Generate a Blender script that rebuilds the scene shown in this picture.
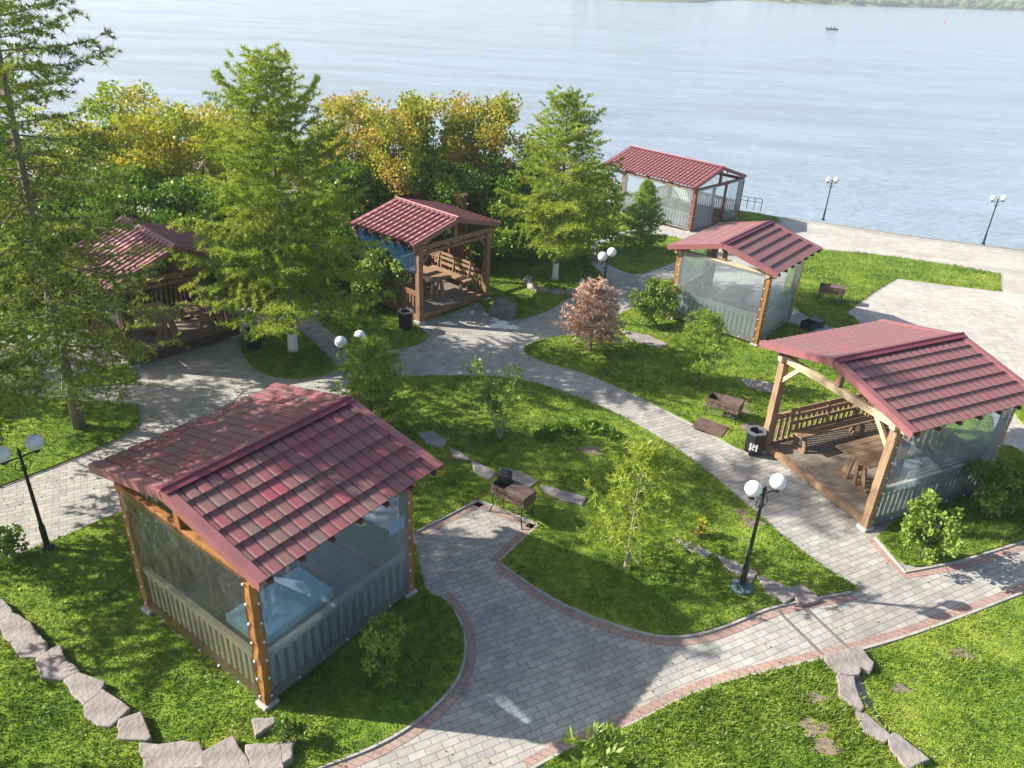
import bpy, bmesh, math, random
import numpy as np
from mathutils import Vector, Matrix
S = bpy.context.scene
for o in list(bpy.data.objects): bpy.data.objects.remove(o, do_unlink=True)
R = math.radians
# ------------------------------------------------------------------ camera
FPX = 779.0; HC = 10.0; VPX, VPY = 438.0, 1840.0
_dx, _dy = VPX-512, VPY-384; _n = math.hypot(_dx, _dy)
PITCH = math.atan(FPX/_n)
UPI = (-_dx/_n, _dy/_n); RTI = (UPI[1], -UPI[0])
CP, SP = math.cos(PITCH), math.sin(PITCH)
_R = Vector((1,0,0)); _U = Vector((0,SP,CP)); _F = Vector((0,CP,-SP))
camd = bpy.data.cameras.new('camera'); cam = bpy.data.objects.new('camera', camd); S.collection.objects.link(cam)
X = RTI[0]*_R + UPI[0]*_U; Y = RTI[1]*_R + UPI[1]*_U; Z = -_F
cam.matrix_world = Matrix(((X.x,Y.x,Z.x,0),(X.y,Y.y,Z.y,0),(X.z,Y.z,Z.z,HC),(0,0,0,1)))
camd.sensor_width = 36; camd.lens = FPX/1024*36; camd.clip_start = .1; camd.clip_end = 6000
S.camera = cam
# ------------------------------------------------------------------ light
SUN_EL, SUN_AZ = 32.5, 176.0          # azimuth of the sun, counted from +X towards +Y
W = bpy.data.worlds.new('World'); S.world = W; W.use_nodes = True
nt = W.node_tree; bg = nt.nodes['Background']; sky = nt.nodes.new('ShaderNodeTexSky')
sky.sky_type = 'NISHITA'; sky.sun_disc = False; sky.sun_elevation = R(SUN_EL); sky.sun_rotation = R(90-SUN_AZ)
sky.air_density = 1.0; sky.dust_density = 2.0; sky.ozone_density = 1.0
nt.links.new(sky.outputs[0], bg.inputs[0]); bg.inputs[1].default_value = 0.095
sd = bpy.data.lights.new('sun', 'SUN'); sun = bpy.data.objects.new('sun', sd); S.collection.objects.link(sun)
sd.energy = 5.0; sd.angle = R(.53); sd.color = (1, .95, .87)
sv = Vector((math.cos(R(SUN_AZ))*math.cos(R(SUN_EL)), math.sin(R(SUN_AZ))*math.cos(R(SUN_EL)), math.sin(R(SUN_EL))))
sun.rotation_euler = sv.to_track_quat('Z','Y').to_euler(); sun.location = (-30, 10, 40)
S.view_settings.view_transform = 'Standard'; S.view_settings.look = 'None'; S.view_settings.exposure = 1.22
S.view_settings.gamma = 1; S.view_settings.use_curve_mapping = False
S.render.engine = 'CYCLES'
S.cycles.transparent_max_bounces = 24; S.cycles.max_bounces = 6
# ------------------------------------------------------------------ terrain + pixel helpers
DROP = 2.15
def sstep(a, b, v):
    t = np.clip((v-a)/(b-a), 0, 1); return t*t*(3-2*t)
def terr(x, y): return -DROP*sstep(25.0, 43.0, y + 0.0*x)
def ray(px, py):
    u = (px-512)/FPX; v = -(py-384)/FPX
    a = u*RTI[0]+v*RTI[1]; b = u*UPI[0]+v*UPI[1]
    return Vector((a, CP+b*SP, -SP+b*CP))
def at(px, py, dz=0.0):
    d = ray(px, py); lo, hi = 3.0, 400.0
    for _ in range(50):
        m = (lo+hi)/2
        if HC+d.z*m > float(terr(d.x*m, d.y*m))+dz: lo = m
        else: hi = m
    return Vector((d.x*lo, d.y*lo, HC+d.z*lo))
def atz(px, py, z):
    d = ray(px, py); t = (z-HC)/d.z; return Vector((d.x*t, d.y*t, z))
def atY(px, py, Yw):
    d = ray(px, py); t = Yw/d.y; return Vector((d.x*t, Yw, HC+d.z*t))
def hgt(base, px, py):                 # height above base where the ray comes nearest the vertical through base
    d = ray(px, py); t = (base.x*d.x+base.y*d.y)/(d.x*d.x+d.y*d.y); return HC+d.z*t-base.z
# ------------------------------------------------------------------ object helpers
C = S.collection
def tag(o, label=None, cat=None, group=None, kind=None):
    if label: o['label'] = label
    if cat: o['category'] = cat
    if group: o['group'] = group
    if kind: o['kind'] = kind
    return o
def empty(name, loc, rz=0.0):
    o = bpy.data.objects.new(name, None); C.objects.link(o); o.location = loc; o.rotation_euler = (0,0,rz); o.empty_display_size = .2
    return o
def link_mesh(name, me, mat, parent=None, smooth=False):
    if mat is not None: me.materials.append(mat)
    if smooth: me.polygons.foreach_set('use_smooth', np.ones(len(me.polygons), bool))
    o = bpy.data.objects.new(name, me); C.objects.link(o)
    if parent is not None: o.parent = parent
    return o
class MB:
    def __init__(s): s.v = []; s.f = []
    def add(s, vs, fs):
        k = len(s.v); s.v += [tuple(p) for p in vs]; s.f += [tuple(i+k for i in f) for f in fs]
    def box(s, c, d, rz=0.0, M=None):
        x, y, z = d[0]/2, d[1]/2, d[2]/2
        P = [Vector((a*x, b*y, e*z)) for e in (-1,1) for a, b in ((-1,-1),(1,-1),(1,1),(-1,1))]
        if M is None: M = Matrix.Rotation(rz, 3, 'Z')
        s.add([M@p+Vector(c) for p in P], [(3,2,1,0),(4,5,6,7),(0,1,5,4),(1,2,6,5),(2,3,7,6),(3,0,4,7)])
    def beam(s, a, b, w, h, up=Vector((0,0,1))):
        a = Vector(a); b = Vector(b); d = (b-a); L = d.length; d.normalize()
        r = d.cross(up)
        if r.length < 1e-4: r = Vector((1,0,0))
        r.normalize(); u = r.cross(d)
        s.box((a+b)/2, (L, w, h), M=Matrix((d, -r, u)).transposed())
    def tube(s, pts, rad, n=8, cap=True):
        pts = [Vector(p) for p in pts]; rad = rad if hasattr(rad, '__len__') else [rad]*len(pts)
        k = len(s.v); prev = None
        for i, p in enumerate(pts):
            d = (pts[min(i+1, len(pts)-1)]-pts[max(i-1, 0)]).normalized()
            if prev is None:
                a = d.orthogonal().normalized()
            else:
                a = (prev-d*prev.dot(d)).normalized()
            prev = a; b = d.cross(a)
            for j in range(n):
                t = 2*math.pi*j/n; s.v.append(tuple(p+(a*math.cos(t)+b*math.sin(t))*rad[i]))
        for i in range(len(pts)-1):
            for j in range(n):
                q = (j+1) % n; s.f.append((k+i*n+j, k+i*n+q, k+(i+1)*n+q, k+(i+1)*n+j))
        if cap:
            s.f.append(tuple(k+j for j in range(n-1,-1,-1))); e = k+(len(pts)-1)*n; s.f.append(tuple(e+j for j in range(n)))
    def lathe(s, prof, c=(0,0,0), n=16):
        k = len(s.v)
        for r, z in prof:
            for j in range(n):
                t = 2*math.pi*j/n; s.v.append((c[0]+r*math.cos(t), c[1]+r*math.sin(t), c[2]+z))
        for i in range(len(prof)-1):
            for j in range(n):
                q = (j+1) % n; s.f.append((k+i*n+j, k+i*n+q, k+(i+1)*n+q, k+(i+1)*n+j))
    def build(s, name, mat, parent=None, smooth=False, bevel=0.0):
        me = bpy.data.meshes.new(name); me.from_pydata(s.v, [], s.f); me.update()
        o = link_mesh(name, me, mat, parent, smooth)
        if bevel:
            m = o.modifiers.new('bevel', 'BEVEL'); m.width = bevel; m.segments = 2; m.limit_method = 'ANGLE'
        return o
def np_mesh(name, V, F, mat, parent=None, smooth=False):
    V = np.asarray(V, np.float32); F = np.asarray(F, np.int32); k = F.shape[1]
    me = bpy.data.meshes.new(name); me.vertices.add(len(V)); me.vertices.foreach_set('co', V.ravel())
    me.loops.add(F.size); me.loops.foreach_set('vertex_index', F.ravel())
    me.polygons.add(len(F)); me.polygons.foreach_set('loop_start', np.arange(0, F.size, k, dtype=np.int32))
    me.polygons.foreach_set('loop_total', np.full(len(F), k, np.int32)); me.update(calc_edges=True)
    return link_mesh(name, me, mat, parent, smooth)
# ------------------------------------------------------------------ materials
def new_mat(name):
    m = bpy.data.materials.new(name); m.use_nodes = True; t = m.node_tree; t.nodes.clear()
    o = t.nodes.new('ShaderNodeOutputMaterial'); return m, t, o
def N(t, typ, **k):
    n = t.nodes.new('ShaderNode'+typ)
    for a, b in k.items():
        if a.startswith('i_'):
            key = a[2:]; key = int(key) if key.isdigit() else key.replace('_', ' ')
            n.inputs[key].default_value = b
        else: setattr(n, a, b)
    return n
def rgb(c): return (c[0], c[1], c[2], 1)
def coords(t, scale=(1,1,1), rot=(0,0,0), kind='Object'):
    tc = N(t, 'TexCoord'); mp = N(t, 'Mapping'); mp.inputs['Scale'].default_value = scale; mp.inputs['Rotation'].default_value = rot
    t.links.new(tc.outputs[kind], mp.inputs[0]); return mp.outputs[0]
def noise(t, vec, scale, detail=4, rough=.55):
    n = N(t, 'TexNoise'); n.inputs['Scale'].default_value = scale; n.inputs['Detail'].default_value = detail; n.inputs['Roughness'].default_value = rough
    t.links.new(vec, n.inputs['Vector']); return n.outputs['Fac']
def ramp(t, fac, stops):
    r = N(t, 'ValToRGB'); e = r.color_ramp.elements
    while len(e) < len(stops): e.new(.5)
    for i, (p, c) in enumerate(stops): e[i].position = p; e[i].color = rgb(c)
    t.links.new(fac, r.inputs[0]); return r.outputs[0]
def mixc(t, a, b, fac, mode='MIX'):
    m = N(t, 'Mix', data_type='RGBA', blend_type=mode)
    for s_, i in ((fac, 0), (a, 6), (b, 7)):
        if hasattr(s_, 'links'): t.links.new(s_, m.inputs[i])
        elif i == 0: m.inputs[0].default_value = s_
        else: m.inputs[i].default_value = rgb(s_)
    return m.outputs[2]
def math_(t, op, a, b=None):
    m = N(t, 'Math', operation=op)
    for i, s_ in enumerate((a, b)):
        if s_ is None: continue
        if hasattr(s_, 'links'): t.links.new(s_, m.inputs[i])
        else: m.inputs[i].default_value = s_
    return m.outputs[0]
def bump(t, h, strength=.4, dist=.02):
    b = N(t, 'Bump'); b.inputs['Strength'].default_value = strength; b.inputs['Distance'].default_value = dist
    t.links.new(h, b.inputs['Height']); return b.outputs[0]
def pr(t, out, col, rough=.7, nrm=None, metal=0.0, spec=.5):
    p = N(t, 'BsdfPrincipled')
    if hasattr(col, 'links'): t.links.new(col, p.inputs['Base Color'])
    else: p.inputs['Base Color'].default_value = rgb(col)
    if hasattr(rough, 'links'): t.links.new(rough, p.inputs['Roughness'])
    else: p.inputs['Roughness'].default_value = rough
    p.inputs['Metallic'].default_value = metal; p.inputs['Specular IOR Level'].default_value = spec
    if nrm is not None: t.links.new(nrm, p.inputs['Normal'])
    t.links.new(p.outputs[0], out.inputs[0]); return p
def simple(name, c1, c2=None, rough=.7, scale=8, b=.3, metal=0.0, stretch=(1,1,1), spec=.4, dist=.01):
    m, t, o = new_mat(name); v = coords(t, stretch); c2 = c2 or tuple(x*.7 for x in c1)
    f = noise(t, v, scale, 6, .6); f2 = noise(t, v, scale*5, 3)
    col = ramp(t, f, [(.3, c2), (.7, c1)])
    pr(t, o, col, rough, bump(t, f2, b, dist), metal, spec); return m
def wood(name, c1, c2, rough=.6, axis=2):
    m, t, o = new_mat(name); sc = [14, 14, 14]; sc[axis] = 1.2
    v = coords(t, tuple(sc)); f = noise(t, v, 1.6, 6, .65); big = noise(t, coords(t), 1.7, 3)
    col = ramp(t, f, [(.28, c2), (.62, c1)]); col = mixc(t, col, tuple(x*.62 for x in c2), math_(t, 'MULTIPLY', sstepn(t, big, .5, .75), .5))
    pr(t, o, col, rough, bump(t, f, .35, .006), spec=.3); return m
def sstepn(t, v, a, b):
    m = N(t, 'MapRange'); m.interpolation_type = 'SMOOTHSTEP'; m.inputs[1].default_value = a; m.inputs[2].default_value = b
    t.links.new(v, m.inputs[0]); return m.outputs[0]
M = {}
M['wood_orange'] = wood('varnished_orange_pine', (.36,.17,.05), (.20,.085,.025))
M['wood_pale'] = wood('pale_pine', (.34,.22,.13), (.21,.13,.075))
M['wood_pale_x'] = wood('pale_pine_beam', (.56,.44,.29), (.38,.28,.17), axis=0)
M['wood_brown'] = wood('brown_stained_wood', (.27,.15,.08), (.15,.08,.045))
M['wood_red'] = wood('red_brown_stained_wood', (.21,.075,.045), (.11,.04,.025))
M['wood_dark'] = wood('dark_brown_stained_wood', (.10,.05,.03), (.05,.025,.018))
M['wood_grey'] = wood('weathered_grey_boards', (.24,.20,.16), (.13,.105,.085), .75, 0)
M['wood_table'] = wood('table_planks', (.32,.21,.125), (.20,.125,.075), .5, 0)
M['rail_pale'] = wood('pale_painted_rail', (.58,.50,.36), (.42,.35,.24))
M['rail_warm'] = wood('warm_pale_pickets', (.70,.60,.40), (.55,.45,.28))
M['rail_brown'] = wood('brown_rail', (.30,.18,.10), (.17,.09,.05))
M['rail_white'] = wood('whitish_rail', (.55,.52,.47), (.42,.39,.34))
M['concrete'] = simple('pale_concrete', (.42,.40,.37), (.30,.28,.26), .85, 6, .5)
M['stone'] = simple('sandstone_slab', (.31,.27,.245), (.17,.145,.13), .85, 3, .7, dist=.03)
M['rock'] = simple('grey_boulder', (.22,.20,.18), (.12,.11,.10), .9, 3, .8, dist=.05)
M['black_metal'] = simple('black_painted_metal', (.02,.02,.022), (.012,.012,.013), .4, 20, .1)
M['rust_metal'] = simple('rusty_sheet_steel', (.22,.15,.12), (.10,.065,.05), .6, 9, .4, .3)
M['globe'] = simple('white_opal_glass', (.78,.78,.78), (.70,.71,.72), .25, 2, .0)
M['paint_white'] = simple('white_paint', (.78,.78,.76), (.66,.66,.63), .6, 10, .1)
M['brick_red'] = simple('red_brick', (.27,.09,.06), (.16,.055,.04), .9, 7, .6)
M['blue_cloth'] = simple('pale_blue_oilcloth', (.38,.68,.80), (.32,.60,.72), .5, 3, .1)
M['blue_film'] = simple('blue_tarpaulin', (.05,.13,.32), (.035,.09,.22), .35, 2, .5, dist=.05)
M['cloth_dark'] = simple('dark_clothing', (.05,.06,.09), (.03,.03,.04), .9)
M['red_paint'] = simple('red_paint', (.6,.06,.05), (.5,.05,.04), .5)
def tile_mat(name, reds, ribm=False, wv=.55, syk=1.0):
    m, t, o = new_mat(name); uv = coords(t, kind='UV')
    sep = N(t, 'SeparateXYZ'); t.links.new(uv, sep.inputs[0])
    fu = math_(t, 'FLOOR', sep.outputs[0]); fv = math_(t, 'FLOOR', sep.outputs[1])
    cm = N(t, 'CombineXYZ'); t.links.new(fu, cm.inputs[0]); t.links.new(fv, cm.inputs[1])
    wn = N(t, 'TexWhiteNoise', noise_dimensions='3D'); t.links.new(cm.outputs[0], wn.inputs['Vector'])
    pos = coords(t); bigv = noise(t, pos, 1.3, 3); fine = noise(t, pos, 30, 5, .7); mid = noise(t, pos, 5, 4, .7)
    f = math_(t, 'ADD', math_(t, 'ADD', math_(t, 'MULTIPLY', wn.outputs['Value'], wv), (.55-wv)/2), math_(t, 'MULTIPLY', mid, .5))
    f = math_(t, 'ADD', f, math_(t, 'MULTIPLY', math_(t, 'SUBTRACT', bigv, .5), .5))
    col = ramp(t, f, [(.28, reds[0]), (.5, reds[1]), (.78, reds[2])])
    fru = math_(t, 'FRACT', sep.outputs[0]); frv = math_(t, 'FRACT', sep.outputs[1])
    vy = sstepn(t, math_(t, 'ABSOLUTE', math_(t, 'SUBTRACT', fru, .5)), .44, .46); sy = sstepn(t, frv, .972, .98)  # shade painted into the tile valleys, plus dark course joints
    seam_shade = math_(t, 'MAXIMUM', vy, math_(t, 'MULTIPLY', sy, syk)) if not ribm else vy
    col = mixc(t, col, (.30,.25,.21), math_(t, 'MULTIPLY', sstepn(t, fine, .5, .8), .35))
    col = mixc(t, col, (.05,.022,.022), math_(t, 'MULTIPLY', seam_shade, .6))
    pr(t, o, col, .58, bump(t, fine, .25, .004), spec=.45); return m
M['tile_mottled'] = tile_mat('mottled_red_roof_tile', [(.235,.048,.062), (.19,.070,.070), (.155,.092,.080)], wv=.42)
M['tile_rose'] = tile_mat('rose_roof_tile', [(.25,.085,.095), (.205,.09,.09), (.175,.10,.09)], wv=.22, syk=.3)
M['tile_plain'] = tile_mat('burgundy_roof_tile', [(.21,.06,.065), (.19,.058,.062), (.17,.058,.058)], True)
M['trim'] = simple('burgundy_sheet_trim', (.17,.035,.05), (.13,.03,.04), .4, 4, .1)
M['trim_pale'] = simple('rose_sheet_trim', (.26,.105,.105), (.21,.085,.085), .45, 4, .1)
def film_mat(name, tint, milk, gl=.12, dc=(.72,.82,.88), fk=.85):
    m, t, o = new_mat(name); pos = coords(t)
    tr = N(t, 'BsdfTransparent'); tr.inputs[0].default_value = rgb(tint)
    df = N(t, 'BsdfDiffuse'); df.inputs[0].default_value = rgb(dc)
    tl = N(t, 'BsdfTranslucent'); tl.inputs[0].default_value = rgb(dc)
    gs = N(t, 'BsdfGlossy'); gs.inputs[0].default_value = (.9,.95,1,1); gs.inputs['Roughness'].default_value = .09
    nrm = bump(t, noise(t, coords(t, (1,1,.35)), 2.6, 4), .9, .08); t.links.new(nrm, gs.inputs['Normal'])
    md = N(t, 'MixShader'); md.inputs[0].default_value = .5; t.links.new(df.outputs[0], md.inputs[1]); t.links.new(tl.outputs[0], md.inputs[2])
    cl = math_(t, 'MULTIPLY', math_(t, 'ADD', math_(t, 'MULTIPLY', noise(t, coords(t, (1,1,.3)), 1.8, 4, .6), .8), .6), milk)
    m1 = N(t, 'MixShader'); t.links.new(cl, m1.inputs[0]); t.links.new(tr.outputs[0], m1.inputs[1]); t.links.new(md.outputs[0], m1.inputs[2])
    fr = N(t, 'Fresnel'); fr.inputs[0].default_value = 1.5; t.links.new(nrm, fr.inputs['Normal'])
    fc = math_(t, 'ADD', math_(t, 'MULTIPLY', fr.outputs[0], fk), gl*.4*fk)
    m2 = N(t, 'MixShader'); t.links.new(fc, m2.inputs[0]); t.links.new(m1.outputs[0], m2.inputs[1]); t.links.new(gs.outputs[0], m2.inputs[2])
    t.links.new(m2.outputs[0], o.inputs[0]); return m
M['film'] = film_mat('clear_pvc_film', (.98,.985,.96), .06)
M['film_sky_tint'] = film_mat('sky_tinted_pvc_film', (.64,.78,.95), .24, dc=(.50,.70,.95), fk=1.1)  # sky reflection put into the blue tint and milk colour
M['film_milky'] = film_mat('milky_pvc_film', (.86,.94,.95), .26)
M['film_navy'] = film_mat('navy_pvc_film', (.40,.58,.85), .20, dc=(.08,.24,.55), fk=.35)
def paver_mat(name, c1, c2, ang, bw=.2, bh=.1, mort=(.20,.185,.165)):
    m, t, o = new_mat(name)
    v = coords(t, rot=(0,0,ang))
    b = N(t, 'TexBrick'); b.offset = .5; t.links.new(v, b.inputs['Vector'])
    b.inputs['Color1'].default_value = rgb(c1); b.inputs['Color2'].default_value = rgb(c2); b.inputs['Mortar'].default_value = rgb(mort)
    b.inputs['Scale'].default_value = 1; b.inputs['Brick Width'].default_value = bw; b.inputs['Row Height'].default_value = bh
    b.inputs['Mortar Size'].default_value = .0065; b.inputs['Mortar Smooth'].default_value = .3; b.inputs['Bias'].default_value = 0
    pos = coords(t); n1 = noise(t, pos, .35, 5, .6); n2 = noise(t, pos, 3.5, 6, .7)
    col = mixc(t, b.outputs['Color'], ramp(t, n1, [(.3, (.80,.77,.74)), (.7, (1.12,1.1,1.06))]), 1.0, 'MULTIPLY')
    col = mixc(t, col, ramp(t, n2, [(.3, (.80,.79,.77)), (.65, (1.08,1.07,1.06))]), 1.0, 'MULTIPLY')
    st = sstepn(t, noise(t, pos, 1.1, 7, .75), .56, .70); col = mixc(t, col, (.26,.25,.20), math_(t, 'MULTIPLY', st, .5))
    wn_ = N(t, 'TexVoronoi'); wn_.inputs['Scale'].default_value = 5.5; t.links.new(v, wn_.inputs['Vector']); col = mixc(t, col, wn_.outputs['Color'], .02, 'OVERLAY')
    hh = math_(t, 'SUBTRACT', math_(t, 'MULTIPLY', n2, .3), b.outputs['Fac'])
    pr(t, o, col, .85, bump(t, hh, .6, .008), spec=.25); return m
M['paver'] = paver_mat('grey_brick_pavers', (.41,.40,.375), (.31,.305,.29), R(-28), .26, .13)
M['paver_plaza'] = paver_mat('pale_square_pavers', (.45,.435,.40), (.39,.375,.35), R(-8), .3, .3, (.30,.28,.25))
M['paver_red'] = paver_mat('reddish_border_pavers', (.38,.25,.22), (.34,.24,.21), R(20), .2, .1)
M['kerb'] = simple('pale_kerb_concrete', (.40,.37,.33), (.27,.25,.22), .85, 5, .4)
def grass_cols(t, dark, mid, lite, dry):
    g = N(t, 'NewGeometry'); pos = g.outputs['Position']
    a = noise(t, pos, .55, 4, .6); b = noise(t, pos, 3.2, 5, .65); c = noise(t, pos, 28, 3, .6)
    f = math_(t, 'ADD', math_(t, 'MULTIPLY', a, .55), math_(t, 'MULTIPLY', b, .45))
    col = ramp(t, f, [(.34, dark), (.47, mid), (.62, lite)])
    d = noise(t, pos, 1.15, 5, .7)
    return mixc(t, col, dry, math_(t, 'MULTIPLY', sstepn(t, d, .60, .78), .55)), c, g
def lawn_mat(name, dark, mid, lite, dry):
    m, t, o = new_mat(name); col, c, g = grass_cols(t, dark, mid, lite, dry)
    col = mixc(t, col, (.035,.05,.012), math_(t, 'MULTIPLY', sstepn(t, c, .55, .75), .35))
    pr(t, o, col, .95, bump(t, c, 1, .05), spec=.1); return m
GC = ((.065,.14,.016), (.14,.225,.024), (.26,.32,.045), (.34,.31,.12))
M['lawn'] = lawn_mat('lawn_turf', *GC)
def leaf_shader(t, o, col, trans=.5, rough=.6):
    df = N(t, 'BsdfDiffuse'); tl = N(t, 'BsdfTranslucent'); gl = N(t, 'BsdfGlossy'); gl.inputs['Roughness'].default_value = .45; gl.inputs[0].default_value = (.6,.6,.6,1)
    for n in (df, tl): t.links.new(col, n.inputs[0])
    a = N(t, 'MixShader'); a.inputs[0].default_value = trans; t.links.new(df.outputs[0], a.inputs[1]); t.links.new(tl.outputs[0], a.inputs[2])
    b = N(t, 'MixShader'); b.inputs[0].default_value = .04; t.links.new(a.outputs[0], b.inputs[1]); t.links.new(gl.outputs[0], b.inputs[2])
    t.links.new(b.outputs[0], o.inputs[0])
def blade_mat():
    m, t, o = new_mat('grass_blades'); col, c, g = grass_cols(t, *GC)
    v = ramp(t, g.outputs['Random Per Island'], [(0, (.65,.7,.55)), (.75, (1.25,1.2,1.1)), (1, (1.7,1.5,1.3))])
    leaf_shader(t, o, mixc(t, col, v, 1.0, 'MULTIPLY'), .45); return m
M['blade'] = blade_mat()
def leaf_mat(name, stops, nscale=.8, trans=.4, spread=.5):
    m, t, o = new_mat(name); g = N(t, 'NewGeometry')
    n1 = noise(t, g.outputs['Position'], nscale, 3, .6)
    f = math_(t, 'ADD', math_(t, 'MULTIPLY', math_(t, 'SUBTRACT', n1, .5), 1.6), .5)
    f = math_(t, 'ADD', math_(t, 'MULTIPLY', f, 1-spread*.5), math_(t, 'MULTIPLY', g.outputs['Random Per Island'], spread*.5))
    leaf_shader(t, o, ramp(t, f, stops), trans); return m
M['larch'] = leaf_mat('larch_needles', [(.12, (.11,.19,.016)), (.45, (.28,.37,.028)), (.8, (.48,.52,.06))])
M['larch_dark'] = leaf_mat('dark_larch_needles', [(.15, (.07,.13,.018)), (.45, (.18,.25,.026)), (.8, (.38,.42,.06))])
M['pine'] = leaf_mat('pine_needles', [(.15, (.09,.17,.02)), (.45, (.23,.35,.04)), (.8, (.42,.50,.07))], 2)
M['dry'] = leaf_mat('dry_brown_needles', [(.15, (.44,.27,.19)), (.5, (.63,.43,.32)), (.85, (.76,.57,.45))], 2)
M['autumn'] = leaf_mat('autumn_leaves', [(.10, (.09,.17,.012)), (.38, (.22,.29,.02)), (.56, (.42,.38,.03)), (.70, (.50,.31,.08)), (.90, (.44,.22,.12))], .6)
M['yellow'] = leaf_mat('yellowing_leaves', [(.10, (.09,.19,.012)), (.38, (.22,.31,.014)), (.55, (.46,.44,.02)), (.82, (.50,.30,.06))], .6)
M['green'] = leaf_mat('green_leaves', [(.15, (.04,.10,.010)), (.5, (.11,.22,.014)), (.85, (.26,.36,.025))], .7)
M['lime'] = leaf_mat('lime_leaves', [(.15, (.11,.19,.02)), (.5, (.22,.32,.04)), (.85, (.38,.44,.10))], 2)
M['lime_soft'] = leaf_mat('soft_green_leaves', [(.15, (.08,.15,.02)), (.5, (.18,.28,.03)), (.85, (.36,.40,.07))], 3)
M['weed'] = leaf_mat('weed_leaves', [(.15, (.05,.12,.015)), (.5, (.12,.22,.02)), (.85, (.25,.33,.04))], 3)
M['bark'] = simple('grey_brown_bark', (.20,.15,.11), (.09,.065,.05), .95, 9, .9, stretch=(3,3,.8), dist=.03)
M['bark_mid'] = simple('greyish_bark', (.30,.25,.20), (.15,.12,.09), .95, 9, .8, stretch=(3,3,.8), dist=.02)
M['bark_pale'] = simple('pale_bark', (.42,.36,.28), (.24,.19,.14), .9, 9, .6, stretch=(2,2,1))
def water_mat():
    m, t, o = new_mat('river_water'); g = N(t, 'NewGeometry'); mp = N(t, 'Mapping'); mp.inputs['Scale'].default_value = (.55,1.5,1); mp.inputs['Rotation'].default_value = (0,0,R(12))
    t.links.new(g.outputs['Position'], mp.inputs[0]); v = mp.outputs[0]
    n1 = noise(t, v, 1.5, 6, .68); n2 = noise(t, v, .13, 4, .6)
    mp2 = N(t, 'Mapping'); mp2.inputs['Scale'].default_value = (.035,.13,1); mp2.inputs['Rotation'].default_value = (0,0,R(6)); t.links.new(g.outputs['Position'], mp2.inputs[0])
    pat = noise(t, mp2.outputs[0], 1.0, 5, .65)
    h = math_(t, 'ADD', math_(t, 'MULTIPLY', n1, math_(t, 'ADD', math_(t, 'MULTIPLY', sstepn(t, pat, .38, .70), 1.0), .35)), math_(t, 'MULTIPLY', n2, 1.3))
    p = pr(t, o, (.27,.34,.41), .12, bump(t, h, 1.0, .5), spec=.5); p.inputs['IOR'].default_value = 1.33
    return m
M['water'] = water_mat()
M['far_land'] = simple('far_meadow', (.20,.21,.08), (.10,.14,.06), .95, .03, .2)
M['bank'] = simple('bank_soil_and_rubble', (.20,.18,.13), (.10,.10,.06), .95, 1.2, .8, dist=.1)

# ------------------------------------------------------------------ river, far bank
WZ = -4.4
def flat_poly(name, pts, mat, kind='structure'):
    mb = MB(); mb.add(pts, [tuple(range(len(pts)))]); o = mb.build(name, mat); tag(o, kind=kind); return o
flat_poly('water', [(-1800,20,WZ),(1800,20,WZ),(1800,3000,WZ),(-1800,3000,WZ)], M['water'])
rng = np.random.default_rng(5)
shore = [atz(590,-1,WZ), atz(640,2,WZ), atz(700,3,WZ), atz(712,1.0,WZ), atz(740,.5,WZ), atz(775,3.0,WZ), atz(850,6,WZ), atz(930,8,WZ), atz(985,10,WZ), atz(1060,12,WZ)]
far = shore[::]
V = []; F = []
first, last = shore[0], shore[-1]
row = [Vector((first.x-500, first.y+260, WZ-.5))]+shore+[last+(last-shore[-2])*6]
NR = 8
for r_ in range(NR):
    for i, p in enumerate(row):
        d = [0, 4, 12, 40, 90, 200, 600, 1500][r_]; z = [-.4, .5, 1.6, 2.6, 4, 6, 9, 14][r_]
        V.append((p.x + (p.x/p.y)*d, p.y+d, WZ+z+(0 if r_ < 2 else float(rng.uniform(-.4,.6)))))
n_ = len(row)
for r_ in range(NR-1):
    for i in range(n_-1): F.append((r_*n_+i, r_*n_+i+1, (r_+1)*n_+i+1, (r_+1)*n_+i))
o = np_mesh('far_bank', V, F, M['far_land']); tag(o, kind='structure')

# ------------------------------------------------------------------ ground sheet with embankment
EA, EB = at(782,217), at(1024,251)
ES = (EB.y-EA.y)/(EB.x-EA.x)
def edge(x): return min(EA.y+ES*(x-EA.x), 54.0)
nx, ny = 150, 130; V = []; F = []
xs = np.linspace(-48, 62, nx)
for x in xs:
    e = edge(x)
    ys = np.linspace(-6, e, ny)
    for y in ys: V.append((x, y, float(terr(x, y))))
tot = ny
for i in range(nx-1):
    for j in range(ny-1): F.append((i*tot+j, (i+1)*tot+j, (i+1)*tot+j+1, i*tot+j+1))
o = np_mesh('pavement', V, F, M['paver'], smooth=True); tag(o, kind='structure')
V = []; F = []; prof = [(0,-.004),(.02,-.25),(.8,-.6),(2.0,-1.4),(3.4,-2.5),(6,-5)]
for i, x in enumerate(xs):
    e = edge(x)
    for d, z in prof: V.append((x, e+d+(.25*math.sin(i*1.7) if d > .5 else 0), float(terr(x, e))+z))
k = len(prof)
for i in range(nx-1):
    for j in range(k-1): F.append((i*k+j, (i+1)*k+j, (i+1)*k+j+1, i*k+j+1))
o = np_mesh('river_bank', V, F, M['bank']); tag(o, kind='structure')
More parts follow.
